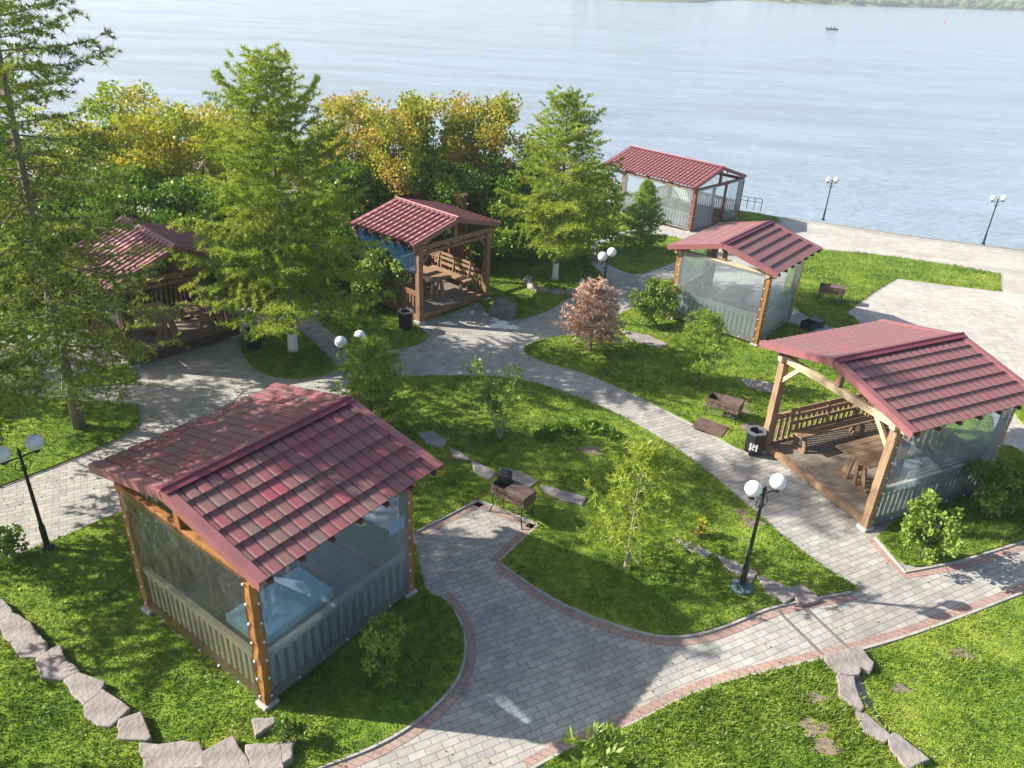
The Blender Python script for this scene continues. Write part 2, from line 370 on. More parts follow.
# ------------------------------------------------------------------ lawns
GZ = {  # cx cy yaw L W hp rl rw he hr off z0
 'A': (-3.818,10.162,.954,3.053,3.09,2.488,3.502,4.144,2.851,3.305,.055,0.0),
 'D': (8.372,15.289,.455,3.43,3.145,2.479,3.776,4.199,2.729,3.236,-.116,-.03),
 'C': (7.071,23.922,.904,2.541,2.927,2.392,3.46,3.591,2.485,2.953,.209,0.0),
 'B': (-3.129,24.514,2.428,2.937,2.962,2.396,2.884,3.703,2.646,3.115,-.168,0.0),
 'F': (-10.294,20.649,2.392,2.927,2.972,2.45,3.291,3.733,2.411,3.155,-.146,0.0),
 'E': (9.047,44.294,2.364,4.669,4.571,2.377,6.284,5.002,2.442,3.192,.745,-2.154)}
def in_gazebo(P, pad=.05):
    r = np.zeros(len(P), bool)
    for g in GZ.values():
        c, s = math.cos(g[2]), math.sin(g[2]); dx = P[:,0]-g[0]; dy = P[:,1]-g[1]
        r |= (np.abs(dx*c+dy*s) < g[3]/2+pad) & (np.abs(-dx*s+dy*c) < g[4]/2+pad)
    return r
def in_poly(P, poly):
    r = np.zeros(len(P), bool); n = len(poly)
    for i in range(n):
        x1, y1 = poly[i]; x2, y2 = poly[(i+1) % n]
        c = ((y1 > P[:,1]) != (y2 > P[:,1])); xx = (x2-x1)*(P[:,1]-y1)/((y2-y1) if y2 != y1 else 1e-9)+x1
        r ^= c & (P[:,0] < xx)
    return r
def chaikin(pts, sharp, it=2):
    for _ in range(it):
        q = []; sh = []; n = len(pts)
        for i in range(n):
            a, b, c = pts[i-1], pts[i], pts[(i+1) % n]
            if sharp[i]: q.append(b); sh.append(True)
            else: q += [b*.75+a*.25, b*.75+c*.25]; sh += [False, False]
        pts, sharp = q, sh
    return pts
def add_tufts(name, P, z, hgtm, mat, label, cat='grass', blades=3, seed=1, wid=.012):
    r = np.random.default_rng(seed); n = len(P); k = blades
    B = np.repeat(np.c_[P, z], k, 0); B[:, :2] += r.normal(0, .018, (n*k, 2))
    az = r.uniform(0, 2*math.pi, n*k); ln = np.repeat(hgtm, k)*r.uniform(.6, 1.3, n*k)
    lean = r.uniform(.25, 1.15, n*k); w = wid*r.uniform(.7, 1.5, n*k)
    az2 = r.uniform(0, 2*math.pi, n*k)
    t = np.c_[np.cos(az)*np.sin(lean)*ln, np.sin(az)*np.sin(lean)*ln, np.cos(lean)*ln]
    s = np.c_[np.cos(az2)*w, np.sin(az2)*w, np.zeros(n*k)]
    V = np.empty((n*k, 3, 3)); V[:,0] = B-s; V[:,1] = B+s; V[:,2] = B+t
    F = np.arange(n*k*3).reshape(-1, 3)
    o = np_mesh(name, V.reshape(-1,3), F, mat); tag(o, label, cat, kind='stuff'); return o
slabs = [
 ([(-12,600),(6,608),(14,619),(2,628),(-14,626)], 'small slab cut by the left frame edge'),
 ([(2,628),(14,621),(32,630),(42,643),(22,650),(8,646)], 'second slab from the left frame edge in the bottom-left edging'),
 ([(14,650),(43,644),(49,652),(46,664),(24,664)], 'weathered slab partly overgrown, third along the bottom-left edging'),
 ([(40,666),(62,653),(66,664),(80,678),(64,686),(44,684)], 'slab with a small corner piece, fourth along the bottom-left edging'),
 ([(66,686),(80,680),(106,690),(100,700),(86,712),(74,700)], 'split slab above the largest edging slab, bottom left'),
 ([(88,712),(104,698),(130,716),(112,733),(100,732),(88,724)], 'wide cracked slab in the middle of the bottom-left edging'),
 ([(122,728),(143,720),(152,744),(148,747),(121,746)], 'squarish slab at the bend of the bottom-left edging'),
 ([(144,750),(199,751),(205,775),(148,778)], 'long flat slab at the bottom frame edge'),
 ([(205,760),(234,744),(250,775),(208,778)], 'pointed slab at the bottom frame edge'),
 ([(248,753),(280,751),(284,775),(252,777)], 'plain slab right of the pointed one at the bottom edge'),
 ([(280,750),(295,748),(292,766),(284,770)], 'narrow slab standing beside the path, bottom edge')]
ss = [([(822,662),(846,656),(857,664),(856,680),(838,680),(828,672)], 'grey slab nearest the path in the bottom-right edging'),
 ([(844,656),(858,653),(871,668),(868,676),(857,672)], 'dark thin slab tucked under the first one, bottom right'),
 ([(835,683),(852,684),(861,712),(856,718),(838,702)], 'long slab second along the bottom-right edging'),
 ([(854,719),(864,720),(888,742),(882,748),(862,738)], 'sloping slab third along the bottom-right edging'),
 ([(884,743),(893,740),(925,765),(905,775),(890,758)], 'last slab of the bottom-right edging at the frame')]
mids = [([(418,436),(432,433),(447,443),(443,450),(426,446)], 'pale flat stone near the young pine in the centre lawn line'),
 ([(446,448),(462,455),(470,463),(456,462)], 'narrow stone in the middle of the shaded lawn line'),
 ([(470,462),(487,470),(496,476),(488,483),(474,474)], 'stone beyond the pad brazier'),
 ([(498,470),(520,474),(538,484),(530,490),(508,484)], 'pale stone right behind the pad brazier'),
 ([(540,487),(562,493),(586,500),(582,508),(562,503),(546,496)], 'long grey stone in the lawn right of the brazier'),
 ([(672,540),(690,545),(712,556),(706,560),(686,552)], 'flat stone between the sapling and the tall lamp'),
 ([(714,556),(738,566),(758,576),(752,584),(730,574)], 'dark flat stone passing behind the lamp plinth'),
 ([(756,578),(780,586),(796,598),(784,606),(764,594)], 'mauve-grey stone just right of the lamp plinth'),
 ([(786,590),(804,588),(820,602),(800,608)], 'flat stone touching the path kerb near the steps'),
 ([(620,332),(650,338),(668,346),(660,349),(632,343)], 'pale flag stone in the upper lawn behind the brown conifer'),
 ([(738,380),(766,384),(786,392),(776,396),(750,390)], 'flag stone behind the grassed brazier'),
 ]
NOGRASS = [[(at(*p).x, at(*p).y) for p in px] for px, lab in slabs+ss+mids]
def lawn(px, dz=.05, kerb=None, label='short green lawn grass', density=1.0, sharp=(), world=None, seed=1, hscale=1.0, bare=None, red=None):
    pts = [at(*p) if isinstance(p, tuple) else p for p in px]
    P2 = chaikin([Vector((p.x, p.y)) for p in pts], [i in sharp for i in range(len(pts))])
    bm = bmesh.new(); vs = [bm.verts.new((p.x, p.y, 0)) for p in P2]; f = bm.faces.new(vs)
    if f.normal.z < 0: f.normal_flip()
    bmesh.ops.triangulate(bm, faces=bm.faces[:])
    x0, x1 = min(p.x for p in P2), max(p.x for p in P2); y0, y1 = min(p.y for p in P2), max(p.y for p in P2)
    st = .6
    for a0, a1, ax in ((x0, x1, 0), (y0, y1, 1)):
        v = a0+st
        while v < a1:
            co = [0,0,0]; no = [0,0,0]; co[ax] = v; no[ax] = 1
            bmesh.ops.bisect_plane(bm, geom=bm.verts[:]+bm.edges[:]+bm.faces[:], plane_co=co, plane_no=no); v += st
    bnd = [e for e in bm.edges if e.is_boundary]
    ex = bmesh.ops.extrude_edge_only(bm, edges=bnd)
    low = set(g for g in ex['geom'] if isinstance(g, bmesh.types.BMVert))
    for v in bm.verts:
        v.co.z = float(terr(v.co.x, v.co.y)) + (-.1 if v in low else dz)
    bmesh.ops.recalc_face_normals(bm, faces=bm.faces[:])
    me = bpy.data.meshes.new('lawn'); bm.to_mesh(me); bm.free()
    o = link_mesh('lawn', me, M['lawn']); tag(o, kind='structure')
    # tufts
    r = np.random.default_rng(seed+100); area = (x1-x0)*(y1-y0); poly = [(p.x, p.y) for p in P2]
    n = int(area*650*density); n = min(n, 900000)
    P = np.c_[r.uniform(x0, x1, n), r.uniform(y0, y1, n)]
    d = np.hypot(P[:,0], P[:,1]-0); keep = r.uniform(0, 1, n) < np.clip((11.0/np.maximum(d, 1))**1.6, .04, 1)
    u = P[:,0]/np.maximum(P[:,1], .5); keep &= (P[:,1] > 2.5) & (np.abs(u) < 1.25)
    P = P[keep]; P = P[in_poly(P, poly)]; P = P[~in_gazebo(P, -.02)]
    for ng in NOGRASS: P = P[~in_poly(P, ng)]
    if bare is not None:
        for (c, rad) in bare:
            q = ((P[:,0]-c.x)**2+(P[:,1]-c.y)**2)**.5; P = P[(q > rad) | (r.uniform(0,1,len(P)) < .15)]
    d = np.hypot(P[:,0], P[:,1]); cl = np.sin(P[:,0]*1.9+np.sin(P[:,1]*1.3)*2)*np.sin(P[:,1]*2.3+np.cos(P[:,0]*1.1)*2)
    hh = (.055+.022*cl)*np.clip(d/14, .9, 2.2)*hscale
    if len(P): add_tufts('grass', P, terr(P[:,0], P[:,1])+dz-.006, hh, M['blade'], label, seed=seed, wid=.011)
    return P2
def strip(mb, pts, d0, d1, zt, zb=-.05, close=False):
    """a raised strip along a polyline, between sideways offsets d0 and d1"""
    L = [Vector((p.x, p.y)) for p in pts]; A = []
    # resample
    q = [L[0]]
    for a, b in zip(L, L[1:]):
        n = max(1, int((b-a).length/.5))
        q += [a.lerp(b, (i+1)/n) for i in range(n)]
    L = q; k = len(mb.v)
    for i, p in enumerate(L):
        t = (L[min(i+1, len(L)-1)]-L[max(i-1, 0)]).normalized(); nn = Vector((-t.y, t.x))
        for d, z in ((d0, zb), (d0, zt), (d1, zt), (d1, zb)):
            w = p+nn*d; mb.v.append((w.x, w.y, float(terr(w.x, w.y))+z))
    for i in range(len(L)-1):
        for j in range(3):
            a = k+i*4+j; mb.f.append((a, a+1, a+5, a+4))
def smooth_line(px, it=2):
    pts = [at(*p) for p in px]; pts = [Vector((p.x, p.y)) for p in pts]
    for _ in range(it):
        q = [pts[0]]
        for a, b in zip(pts, pts[1:]): q += [a*.75+b*.25, a*.25+b*.75]
        q.append(pts[-1]); pts = q
    return pts
# lawn round the nearest pavilion
lawn([(-220,600),(0,562),(48,545),(120,512),(260,470),(415,545),(425,595),(440,597),(452,608),(465,635),(462,675),(430,712),(380,745),(300,775),(250,800),(200,760),(148,745),(115,712),(60,668),(0,618),(-220,560)], .04, label='sunlit short lawn grass around the nearest pavilion', seed=2, sharp=(5,))
# bottom left lawn above the slab edging
lawn([(-240,560),(0,612),(55,672),(110,716),(145,752),(205,768),(330,790),(340,1000),(-240,1000)], .13, label='lawn grass below the sandstone edging, bottom left', seed=3, hscale=1.25, sharp=(7,8))
# centre lawn
bareM = [(at(752,524),.22),(at(741,514),.15),(at(636,482),.3),(at(590,452),.28)]
lawn([(395,378),(450,376),(520,378),(600,405),(680,450),(740,500),(800,553),(858,590),(770,605),(725,626),(682,637),(640,634),(560,605),(500,563),(540,525),(478,500),(415,532),(395,470),(350,420)], .045, label='mown grass of the long centre lawn with tree shade', seed=4, sharp=(7,13,14,15,16), bare=bareM)
# bottom lawns
lawn([(530,776),(575,750),(625,733),(700,692),(800,668),(838,660),(856,700),(905,760),(960,800),(900,1000),(500,1000)], .11, label='tall bright grass beside the lower path, left of the stone edging', seed=5, hscale=1.7, sharp=(5,9,10), bare=[(at(815,703),.16),(at(812,733),.2),(at(825,752),.2)])
lawn([(856,656),(930,632),(1024,596),(1250,510),(1400,1000),(960,1000),(930,775),(890,735),(868,700)], .03, label='grass in the bottom right corner beyond the stone edging', seed=6, hscale=1.1, sharp=(0,4,5))
# lawn between the centre path and the rose-roofed pavilion
lawn([(518,350),(545,338),(590,335),(612,318),(640,305),(668,290),(700,300),(800,325),(812,335),(850,336),(1010,405),(960,520),(860,440),(760,450),(742,452),(700,428),(640,398),(585,373),(540,362)], .045, label='grass between the middle pavilion and the curved path', seed=7, bare=[(at(735,420),.5),(at(760,430),.4),(at(715,425),.4)])
lawn([(876,538),(905,571),(960,560),(1024,540),(1100,510),(1040,465),(1000,440),(960,470)], .045, label='grass and weeds at the right of the open pavilion', seed=8, hscale=1.4, sharp=(0,))
lawn([(1004,408),(1040,440),(1100,430),(1060,390)], .045, label='grass patch behind the open pavilion', seed=18)
# strip by the plaza
lawn([(800,248),(823,250),(900,257),(1000,274),(1001,292),(950,286),(897,279),(847,313),(864,326),(840,332),(790,308),(780,290)], .03, label='lawn strip with the rusty brazier beside the plaza', seed=9, sharp=(3,4,6,7,8))
lawn([(700,215),(735,209),(786,219),(770,226),(735,224),(680,232)], .03, label='small lawn behind the riverside pavilion', seed=10)
lawn([(600,244),(640,232),(690,240),(700,252),(665,266),(636,277),(606,264),(594,254)], .04, label='triangular lawn under the small pine', seed=11)
# lawn with the ringed tree and the whole planted back
lawn([(478,300),(490,318),(515,321),(545,313),(578,292),(608,280),(590,265),(583,252),(600,236),(640,226),(640,205),(400,190),(0,215),(-300,260),(-300,330),(0,338),(80,330),(130,322),(240,292),(285,300),(330,288),(360,300),(420,325),(480,303)], .04, label='shaded grass under the trees at the back', seed=12)
lawn([(308,316),(345,306),(372,304),(418,325),(432,340),(392,352),(350,344)], .045, label='small lawn under the creeper beside the far pavilion', seed=13)
lawn([(236,338),(262,326),(290,322),(330,358),(340,372),(300,380),(265,376),(246,362)], .045, label='shaded round lawn at the foot of the big larch', seed=14)
lawn([(-200,400),(0,394),(90,403),(138,405),(142,428),(100,448),(60,465),(0,487),(-200,560)], .045, label='lawn at the foot of the tall left larch', seed=15, sharp=(3,))
lawn([(60,385),(95,368),(132,366),(140,380),(110,387)], .045, label='little lawn in front of the leftmost pavilion', seed=16)
M['soil'] = simple('trodden_soil', (.26,.20,.14), (.15,.12,.08), .95, 7, .8)
def bare_patch(px, py, rad, seed, dz=.055):
    r = random.Random(seed); c = at(px, py); bm = bmesh.new(); n = 22; ph = [r.uniform(0, 6) for _ in range(3)]
    vs = []
    for i in range(n):
        a = 2*math.pi*i/n; q = rad*(1+.25*math.sin(3*a+ph[0])+.2*math.sin(5*a+ph[1])+r.uniform(-.12,.12)); x, y = c.x+q*math.cos(a)*1.3, c.y+q*math.sin(a)*.8; vs.append(bm.verts.new((x, y, float(terr(x, y))+dz)))
    bm.faces.new(vs); me = bpy.data.meshes.new('bare_soil'); bm.to_mesh(me); bm.free(); tag(link_mesh('bare_soil', me, M['soil']), kind='structure')
for i, (px, py, rr, dz) in enumerate(((730,408,.4,.052),(762,432,.42,.052),(712,430,.3,.052),(752,524,.17,.052),(741,514,.12,.052),(636,482,.25,.052),(590,452,.22,.052),(815,703,.13,.117),(812,733,.18,.117),(825,752,.18,.117),(960,655,.15,.037),(900,690,.12,.037))): bare_patch(px, py, rr, i, dz)
# kerbs
kb = MB(); rd = MB()
def kerb(px, side=1, red=True, it=2):
    L = smooth_line(px, it); strip(kb, L, 0, side*.05, .035 if red else .015)
    if red: strip(rd, L, side*.071, side*.21, .006)
kerb([(440,597),(452,608),(465,635),(462,675),(430,712),(380,745),(310,770)], 1)
kerb([(415,532),(478,500)], -1, it=0); kerb([(478,500),(540,525)], -1, it=0); kerb([(540,525),(500,563)], -1, it=0)
kerb([(500,563),(560,605),(640,634),(682,638),(725,627),(770,606),(850,592)], -1)
kerb([(530,772),(575,747),(625,731),(700,690),(800,665),(850,655),(930,631),(1024,594),(1100,565)], 1)
kerb([(395,378),(450,376),(520,378),(600,405),(680,450),(740,500),(800,553),(858,590)], 1, False)
kerb([(742,452),(700,428),(640,398),(585,373),(540,362),(518,350),(545,338),(590,335)], 1, False)
kerb([(0,487),(60,465),(100,448),(142,428),(138,405),(90,403),(0,394)], -1, False)
kerb([(823,249),(900,256),(1002,273)], 1, False, 0); kerb([(1002,273),(1002,293)], 1, False, 0); kerb([(1002,293),(897,280)], 1, False, 0); kerb([(897,280),(845,314)], 1, False, 0)
kerb([(785,217),(1024,250),(1200,275)], -1, False, 0)
kerb([(876,538),(905,572),(960,561),(1024,541),(1090,515)], -1, True, 0)
tag(kb.build('kerb', M['kerb']), kind='structure'); tag(rd.build('paving_border', M['paver_red']), kind='structure')
# pale plaza sheet
def sheet(name, pts, mat, dz, step=.8):
    P = [at(*p) for p in pts]; bm = bmesh.new(); bm.faces.new([bm.verts.new((p.x, p.y, 0)) for p in P]); bmesh.ops.triangulate(bm, faces=bm.faces[:])
    for ax in (0, 1):
        a = [getattr(p, 'xy'[ax]) for p in P]; v = min(a)+step
        while v < max(a):
            co = [0,0,0]; no = [0,0,0]; co[ax] = v; no[ax] = 1
            bmesh.ops.bisect_plane(bm, geom=bm.verts[:]+bm.edges[:]+bm.faces[:], plane_co=co, plane_no=no); v += step
    for v in bm.verts: v.co.z = float(terr(v.co.x, v.co.y))+dz
    for f in bm.faces:
        f.normal_update()
        if f.normal.z < 0: f.normal_flip()
    me = bpy.data.meshes.new(name); bm.to_mesh(me); bm.free(); o = link_mesh(name, me, mat, smooth=True); tag(o, kind='structure')
sheet('plaza', [(790,221),(1024,254),(1250,285),(1300,520),(1100,520),(1015,470),(975,400),(900,350),(862,328),(835,315),(800,252),(770,230)], M['paver_plaza'], .012)
# ------------------------------------------------------------------ pavilions
def roof_slope(name, root, g, side, mat, tile_w=.2, course=.345, amp=.020, stepz=.006, rib=False):
    L, rl, rw, he, hr, off = g[3], g[5+1], g[7], g[8], g[9], g[10]
    half = rw/2; sl = math.hypot(half, hr-he); ncol = max(6, round(rl/tile_w)); tile_w = rl/ncol
    nrow = max(3, round(sl/course)); course = sl/nrow
    U = np.linspace(0, rl, ncol*13+1); ph = (U/tile_w+1e-6) % 1.0
    wave = amp*(1-np.abs(2*ph-1)**7)               # round barrel, sharp valley
    if rib: wave = amp*np.clip(2.2-5.0*np.abs(ph-.5), 0, 1)
    vs = []
    for r_ in range(nrow):
        vs += [r_*course+1e-4, r_*course+course*.5, (r_+1)*course-.03, (r_+1)*course-.008, (r_+1)*course-1e-4]
    vs = np.array(vs); fr = (vs/course) % 1.0
    V = []; UVs = []
    for v, f in zip(vs, fr):
        row = int(v/course)
        for i, u in enumerate(U):
            h = wave[i]+stepz*f
            dv = (0 if rib else 0.014)*(1-abs(2*ph[i]-1)**2)*(f > .85)     # rounded lower tile ends
            y = (v+dv)/sl*half; z = hr-(v+dv)/sl*(hr-he)
            V.append((off-rl/2+u, side*(y+h*(hr-he)/sl), z+h*half/sl)); UVs.append((u/tile_w+.0001, v/course))
    n = len(U); F = []
    for j in range(len(vs)-1):
        for i in range(n-1):
            q = (j*n+i, j*n+i+1, (j+1)*n+i+1, (j+1)*n+i); F.append(q if side < 0 else q[::-1])
    F = [q[::-1] for q in F]
    o = np_mesh(name, V, F, mat, root, smooth=False)
    me = o.data; uvl = me.uv_layers.new(name='UVMap'); li = np.empty(len(me.loops), np.int32); me.loops.foreach_get('vertex_index', li)
    UVs = np.array(UVs)
    # face-centred v keeps each tile one colour
    fv = np.repeat(UVs[li].reshape(-1,4,2).mean(1), 4, 0); uvl.data.foreach_set('uv', fv.astype(np.float32).ravel())
    sm = o.modifiers.new('thickness', 'SOLIDIFY'); sm.thickness = .004; sm.offset = -1
    return o
def post_wavy(mb, x, y, z0, z1, w, r, wob):
    k = len(mb.v); n = 15
    for i in range(n):
        z = z0+(z1-z0)*i/(n-1)
        for a, b in ((-1,-1),(1,-1),(1,1),(-1,1)):
            mb.v.append((x+a*(w/2+r.uniform(-wob, wob)), y+b*(w/2+r.uniform(-wob, wob)), z))
    for i in range(n-1):
        for j in range(4):
            q = (j+1) % 4; mb.f.append((k+i*4+j, k+i*4+q, k+i*4+4+q, k+i*4+4+j))
    mb.f.append((k+3, k+2, k+1, k)); e = k+(n-1)*4; mb.f.append((e, e+1, e+2, e+3))
_FM = []
def fastener_mesh():
    if not _FM:
        q = MB(); q.tube([(-.012,0,0), (.010,0,0)], .017, 8); me = bpy.data.meshes.new('fastener'); me.from_pydata(q.v, [], q.f); me.materials.append(M['paint_white']); _FM.append(me)
    return _FM[0]
def film_sheet(root, a, b, z0, z1, nrm, mat, dots=None, r=None, name='plastic_film'):
    a = Vector((a[0], a[1], 0)); b = Vector((b[0], b[1], 0)); n = Vector((nrm[0], nrm[1], 0)); nx_, nz_ = 14, 10; V = []; F = []
    for j in range(nz_+1):
        for i in range(nx_+1):
            s, t = i/nx_, j/nz_
            wv = .012*math.sin(s*7+t*3)+.010*math.sin(t*9+s*4)
            p = a.lerp(b, s)+n*(wv*math.sin(math.pi*s)); V.append((p.x, p.y, z0+(z1-z0)*t))
    for j in range(nz_):
        for i in range(nx_): F.append((j*(nx_+1)+i, j*(nx_+1)+i+1, (j+1)*(nx_+1)+i+1, (j+1)*(nx_+1)+i))
    o = np_mesh(name, V, F, mat, root, smooth=True)
    if dots:
        fm = fastener_mesh(); pts = []
        for e in (a, b):
            d = (b-a).normalized()*(-.02 if e is a else .02)
            pts += [(e+d+n*.003, z0+.12+(z1-z0-.25)*q/6) for q in range(7)]
        pts += [(a.lerp(b, q/6)+n*.004, z0+.05) for q in range(1, 6)]
        for p, z in pts:
            f = bpy.data.objects.new('fastener', fm); C.objects.link(f); f.parent = o; f.location = (p.x, p.y, z); f.rotation_euler = (0,0,math.atan2(n.y, n.x))
    return o
def railing(root, a, b, mat, top=.98, low=.2, pitch=.15, wide=.075, pattern=False):
    a = Vector((a[0], a[1], 0)); b = Vector((b[0], b[1], 0)); d = b-a; L = d.length; ang = math.atan2(d.y, d.x); nb = max(3, round(L/pitch))
    mb = MB()
    for i in range(nb):
        p = a.lerp(b, (i+.5)/nb); mb.box((p.x, p.y, (top+low)/2), (wide, .024, top-low-.02), ang)
    o = mb.build('railing', mat, root)
    h = MB(); h.box(((a.x+b.x)/2, (a.y+b.y)/2, top+.02), (L, .085, .045), ang); h.box(((a.x+b.x)/2, (a.y+b.y)/2, top-.07), (L, .06, .05), ang)
    h.build('handrail', mat, o, bevel=.006)
    l = MB(); l.box(((a.x+b.x)/2, (a.y+b.y)/2, low), (L, .06, .07), ang); l.build('bottom_rail', mat, o)
    if pattern:
        q = MB()
        for i in range(nb*2):
            p = a.lerp(b, (i+.5)/(nb*2)); q.box((p.x, p.y, top-.17), (.05, .03, .045), ang)
        q.build('carved_band', mat, o)
    return o
def pavilion(key, label, cfg):
    g = GZ[key]; cx, cy, yaw, L, Wd, hp, rl, rw, he, hr, off, z0 = g
    r = random.Random(ord(key))
    root = empty('garden_pavilion', (cx, cy, z0), yaw)
    tag(root, label, 'pavilion', 'red-roofed wooden garden pavilions')
    slope = (hr-he)/(rw/2); zat = lambda v: hr-slope*abs(v)
    hp = min(hp, zat(Wd/2)-.30); pw = cfg.get('pw', .15); wm = M[cfg['wood']]; bm_ = M[cfg.get('beam', cfg['wood'])]
    for su in (-1, 1):
        for sv_ in (-1, 1):
            x, y = su*L/2, sv_*Wd/2
            p = MB(); post_wavy(p, x, y, .1, hp, pw, r, cfg.get('wob', .006)); p.build('post', wm, root)
            f = MB(); f.box((x, y, .0), (.27, .25, .22), r.uniform(-.2,.2)); f.build('footing', M['concrete'], root, bevel=.02)
    for su in (-1, 1):                                    # sill beams
        q = MB(); q.beam((su*L/2, -Wd/2+.08, .19), (su*L/2, Wd/2-.08, .19), .09, .16); q.build('floor_beam', wm, root)
    for sv_ in (-1, 1):
        q = MB(); q.beam((-L/2+.08, sv_*Wd/2, .19), (L/2-.08, sv_*Wd/2, .19), .09, .16); q.build('floor_beam', wm, root)
    dk = MB(); nb = int((L-.1)/.13); 
    for i in range(nb):
        u = -L/2+.05+(i+.5)*(L-.1)/nb; dk.box((u, 0, .20+r.uniform(-.002,.002)), ((L-.1)/nb-.012, Wd-.12, .035))
    dk.build('floor_deck', M[cfg.get('deck', 'wood_grey')], root)
    zt = hp+.07
    for sv_ in (-1, 1):                                   # wall plates along the ridge
        q = MB(); q.beam((-rl/2+off+.12, sv_*Wd/2, zt+.0), (rl/2+off-.12, sv_*Wd/2, zt), .13, .15); q.build('wall_plate', bm_, root, bevel=.008)
    for su in (-1, 1):                                    # tie beams across the gables
        q = MB(); q.beam((su*L/2, -Wd/2-.2, zt-.02), (su*L/2, Wd/2+.2, zt-.02), .11, .155); q.build('tie_beam', bm_, root, bevel=.008)
        q = MB(); q.box((su*L/2, 0, (zt+.06+hr-.2)/2), (.12, .12, max(.05, hr-.2-zt-.06))); q.build('king_post', wm, root)
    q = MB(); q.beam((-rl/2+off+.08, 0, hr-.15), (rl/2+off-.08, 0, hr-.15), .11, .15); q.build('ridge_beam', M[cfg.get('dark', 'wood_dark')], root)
    nr = 5
    for sv_ in (-1, 1):
        for i in range(nr):
            u = -rl/2+off+.1+(rl-.2)*i/(nr-1); q = MB()
            q.beam((u, sv_*.06, zat(.06)-.075), (u, sv_*(rw/2-.06), zat(rw/2-.06)-.075), .06, .11); q.build('rafter', wm, root)
        for i in range(7):                                # purlin ends under the eave, read as dark dots
            u = -rl/2+off+.15+(rl-.3)*i/6; q = MB(); q.box((u, sv_*(rw/2-.03), zat(rw/2)-.055), (.06, .12, .07)); q.build('eave_block', M['wood_dark'], root)
    roofn = []
    for sv_ in (-1, 1):
        roofn.append(roof_slope('roof_slope', root, g, sv_, M[cfg['tile'][0 if sv_ < 0 else 1]], cfg.get('tw', .2), cfg.get('tc', .345), cfg.get('amp', .020), cfg.get('step', .004), cfg.get('rib', False)))
        for su in (-1, 1):                                # verge trim
            q = MB(); u = off+su*(rl/2-.03)
            q.beam((u, sv_*.01, zat(0)+.022), (u, sv_*(rw/2+.02), zat(rw/2)+.022), .15, .035)
            q.beam((u+su*.065, sv_*.01, zat(0)-.055), (u+su*.065, sv_*(rw/2+.02), zat(rw/2)-.055), .02, .12)
            q.build('verge_trim', M[cfg.get('verge', 'trim_pale')], root)
    q = MB()                                              # ridge cap: angled sheet with a rolled top
    for sv_ in (-1, 1):
        c, s_ = math.cos(math.atan(slope)), math.sin(math.atan(slope))
        q.beam((-rl/2+off-.02, sv_*.065, zat(.065)+.062), (rl/2+off+.02, sv_*.065, zat(.065)+.062), .12, .012, up=Vector((0, sv_*s_, c)))
    q.tube([(-rl/2+off-.03, 0, hr+.065), (rl/2+off+.03, 0, hr+.065)], .028, 10)
    q.build('ridge_cap', M[cfg.get('ridge', 'trim')], root)
    cr = {'nl': (-L/2, Wd/2), 'nr': (-L/2, -Wd/2), 'fl': (L/2, Wd/2), 'fr': (L/2, -Wd/2)}
    sides = {'n': ('nl', 'nr', (-1, 0)), 'r': ('nr', 'fr', (0, -1)), 'f': ('fr', 'fl', (1, 0)), 'l': ('fl', 'nl', (0, 1))}
    for s_, spec in cfg['sides'].items():
        a, b, n = sides[s_]; A_, B_ = Vector((*cr[a], 0)), Vector((*cr[b], 0)); d = (B_-A_).normalized()
        if 'rail' in spec: railing(root, A_+d*.08, B_-d*.08, M[spec['rail']], pattern=spec.get('pat', False), pitch=spec.get('pitch', .15), wide=spec.get('wide', .075))
        if 'film' in spec:
            t0, t1 = spec.get('span', (0, 1)); ext = -.045
            a2 = A_.lerp(B_, t0)-d*(ext if t0 == 0 else 0); b2 = A_.lerp(B_, t1)+d*(ext if t1 == 1 else 0)
            nn = Vector((n[0], n[1], 0))*(pw/2+.015)
            film_sheet(root, a2+nn, b2+nn, spec.get('z0', .14), spec.get('z1', hp+.1), n, M[spec['film']], spec.get('dots', True))
        if 'film2' in spec:
            t0, t1 = spec['span2']; a2 = A_.lerp(B_, t0); b2 = A_.lerp(B_, t1)-d*.045; nn = Vector((n[0], n[1], 0))*(pw/2+.015)
            film_sheet(root, a2+nn, b2+nn, .14, hp+.1, n, M[spec['film2']], True)
        if 'mid' in spec:
            for t_ in spec['mid']:
                p_ = A_.lerp(B_, t_); q = MB(); q.box((p_.x, p_.y, (hp+.2)/2), (.11, .11, hp-.05)); q.build('post', wm, root)
        if 'brace' in spec:
            for e, sg in ((A_, 1), (B_, -1)):
                p0 = e+d*sg*.06+Vector((0,0,hp-.5)); p1 = e+d*sg*.5+Vector((0,0,hp+.0)); q = MB(); q.beam(p0, p1, .09, .1); q.build('brace', bm_, root, bevel=.01)
        if 'header' in spec:
            q = MB(); q.beam(A_+d*.08+Vector((0,0,hp-.14)), B_-d*.08+Vector((0,0,hp-.14)), .06, .1); q.build('header_board', bm_, root)
    return root
PAV = {}
RL = dict(rail='rail_brown')
PAV['A'] = pavilion('A', 'large foreground pavilion with clear plastic walls and mottled red tile roof in tree shade', dict(wood='wood_orange', beam='wood_orange', wob=.012, tile=('tile_mottled', 'tile_mottled'), pw=.16,
    sides={'n': dict(rail='rail_warm', film='film'), 'r': dict(rail='rail_pale', film='film_sky_tint', wide=.08, pitch=.17), 'l': dict(rail='rail_brown', film='film')}))
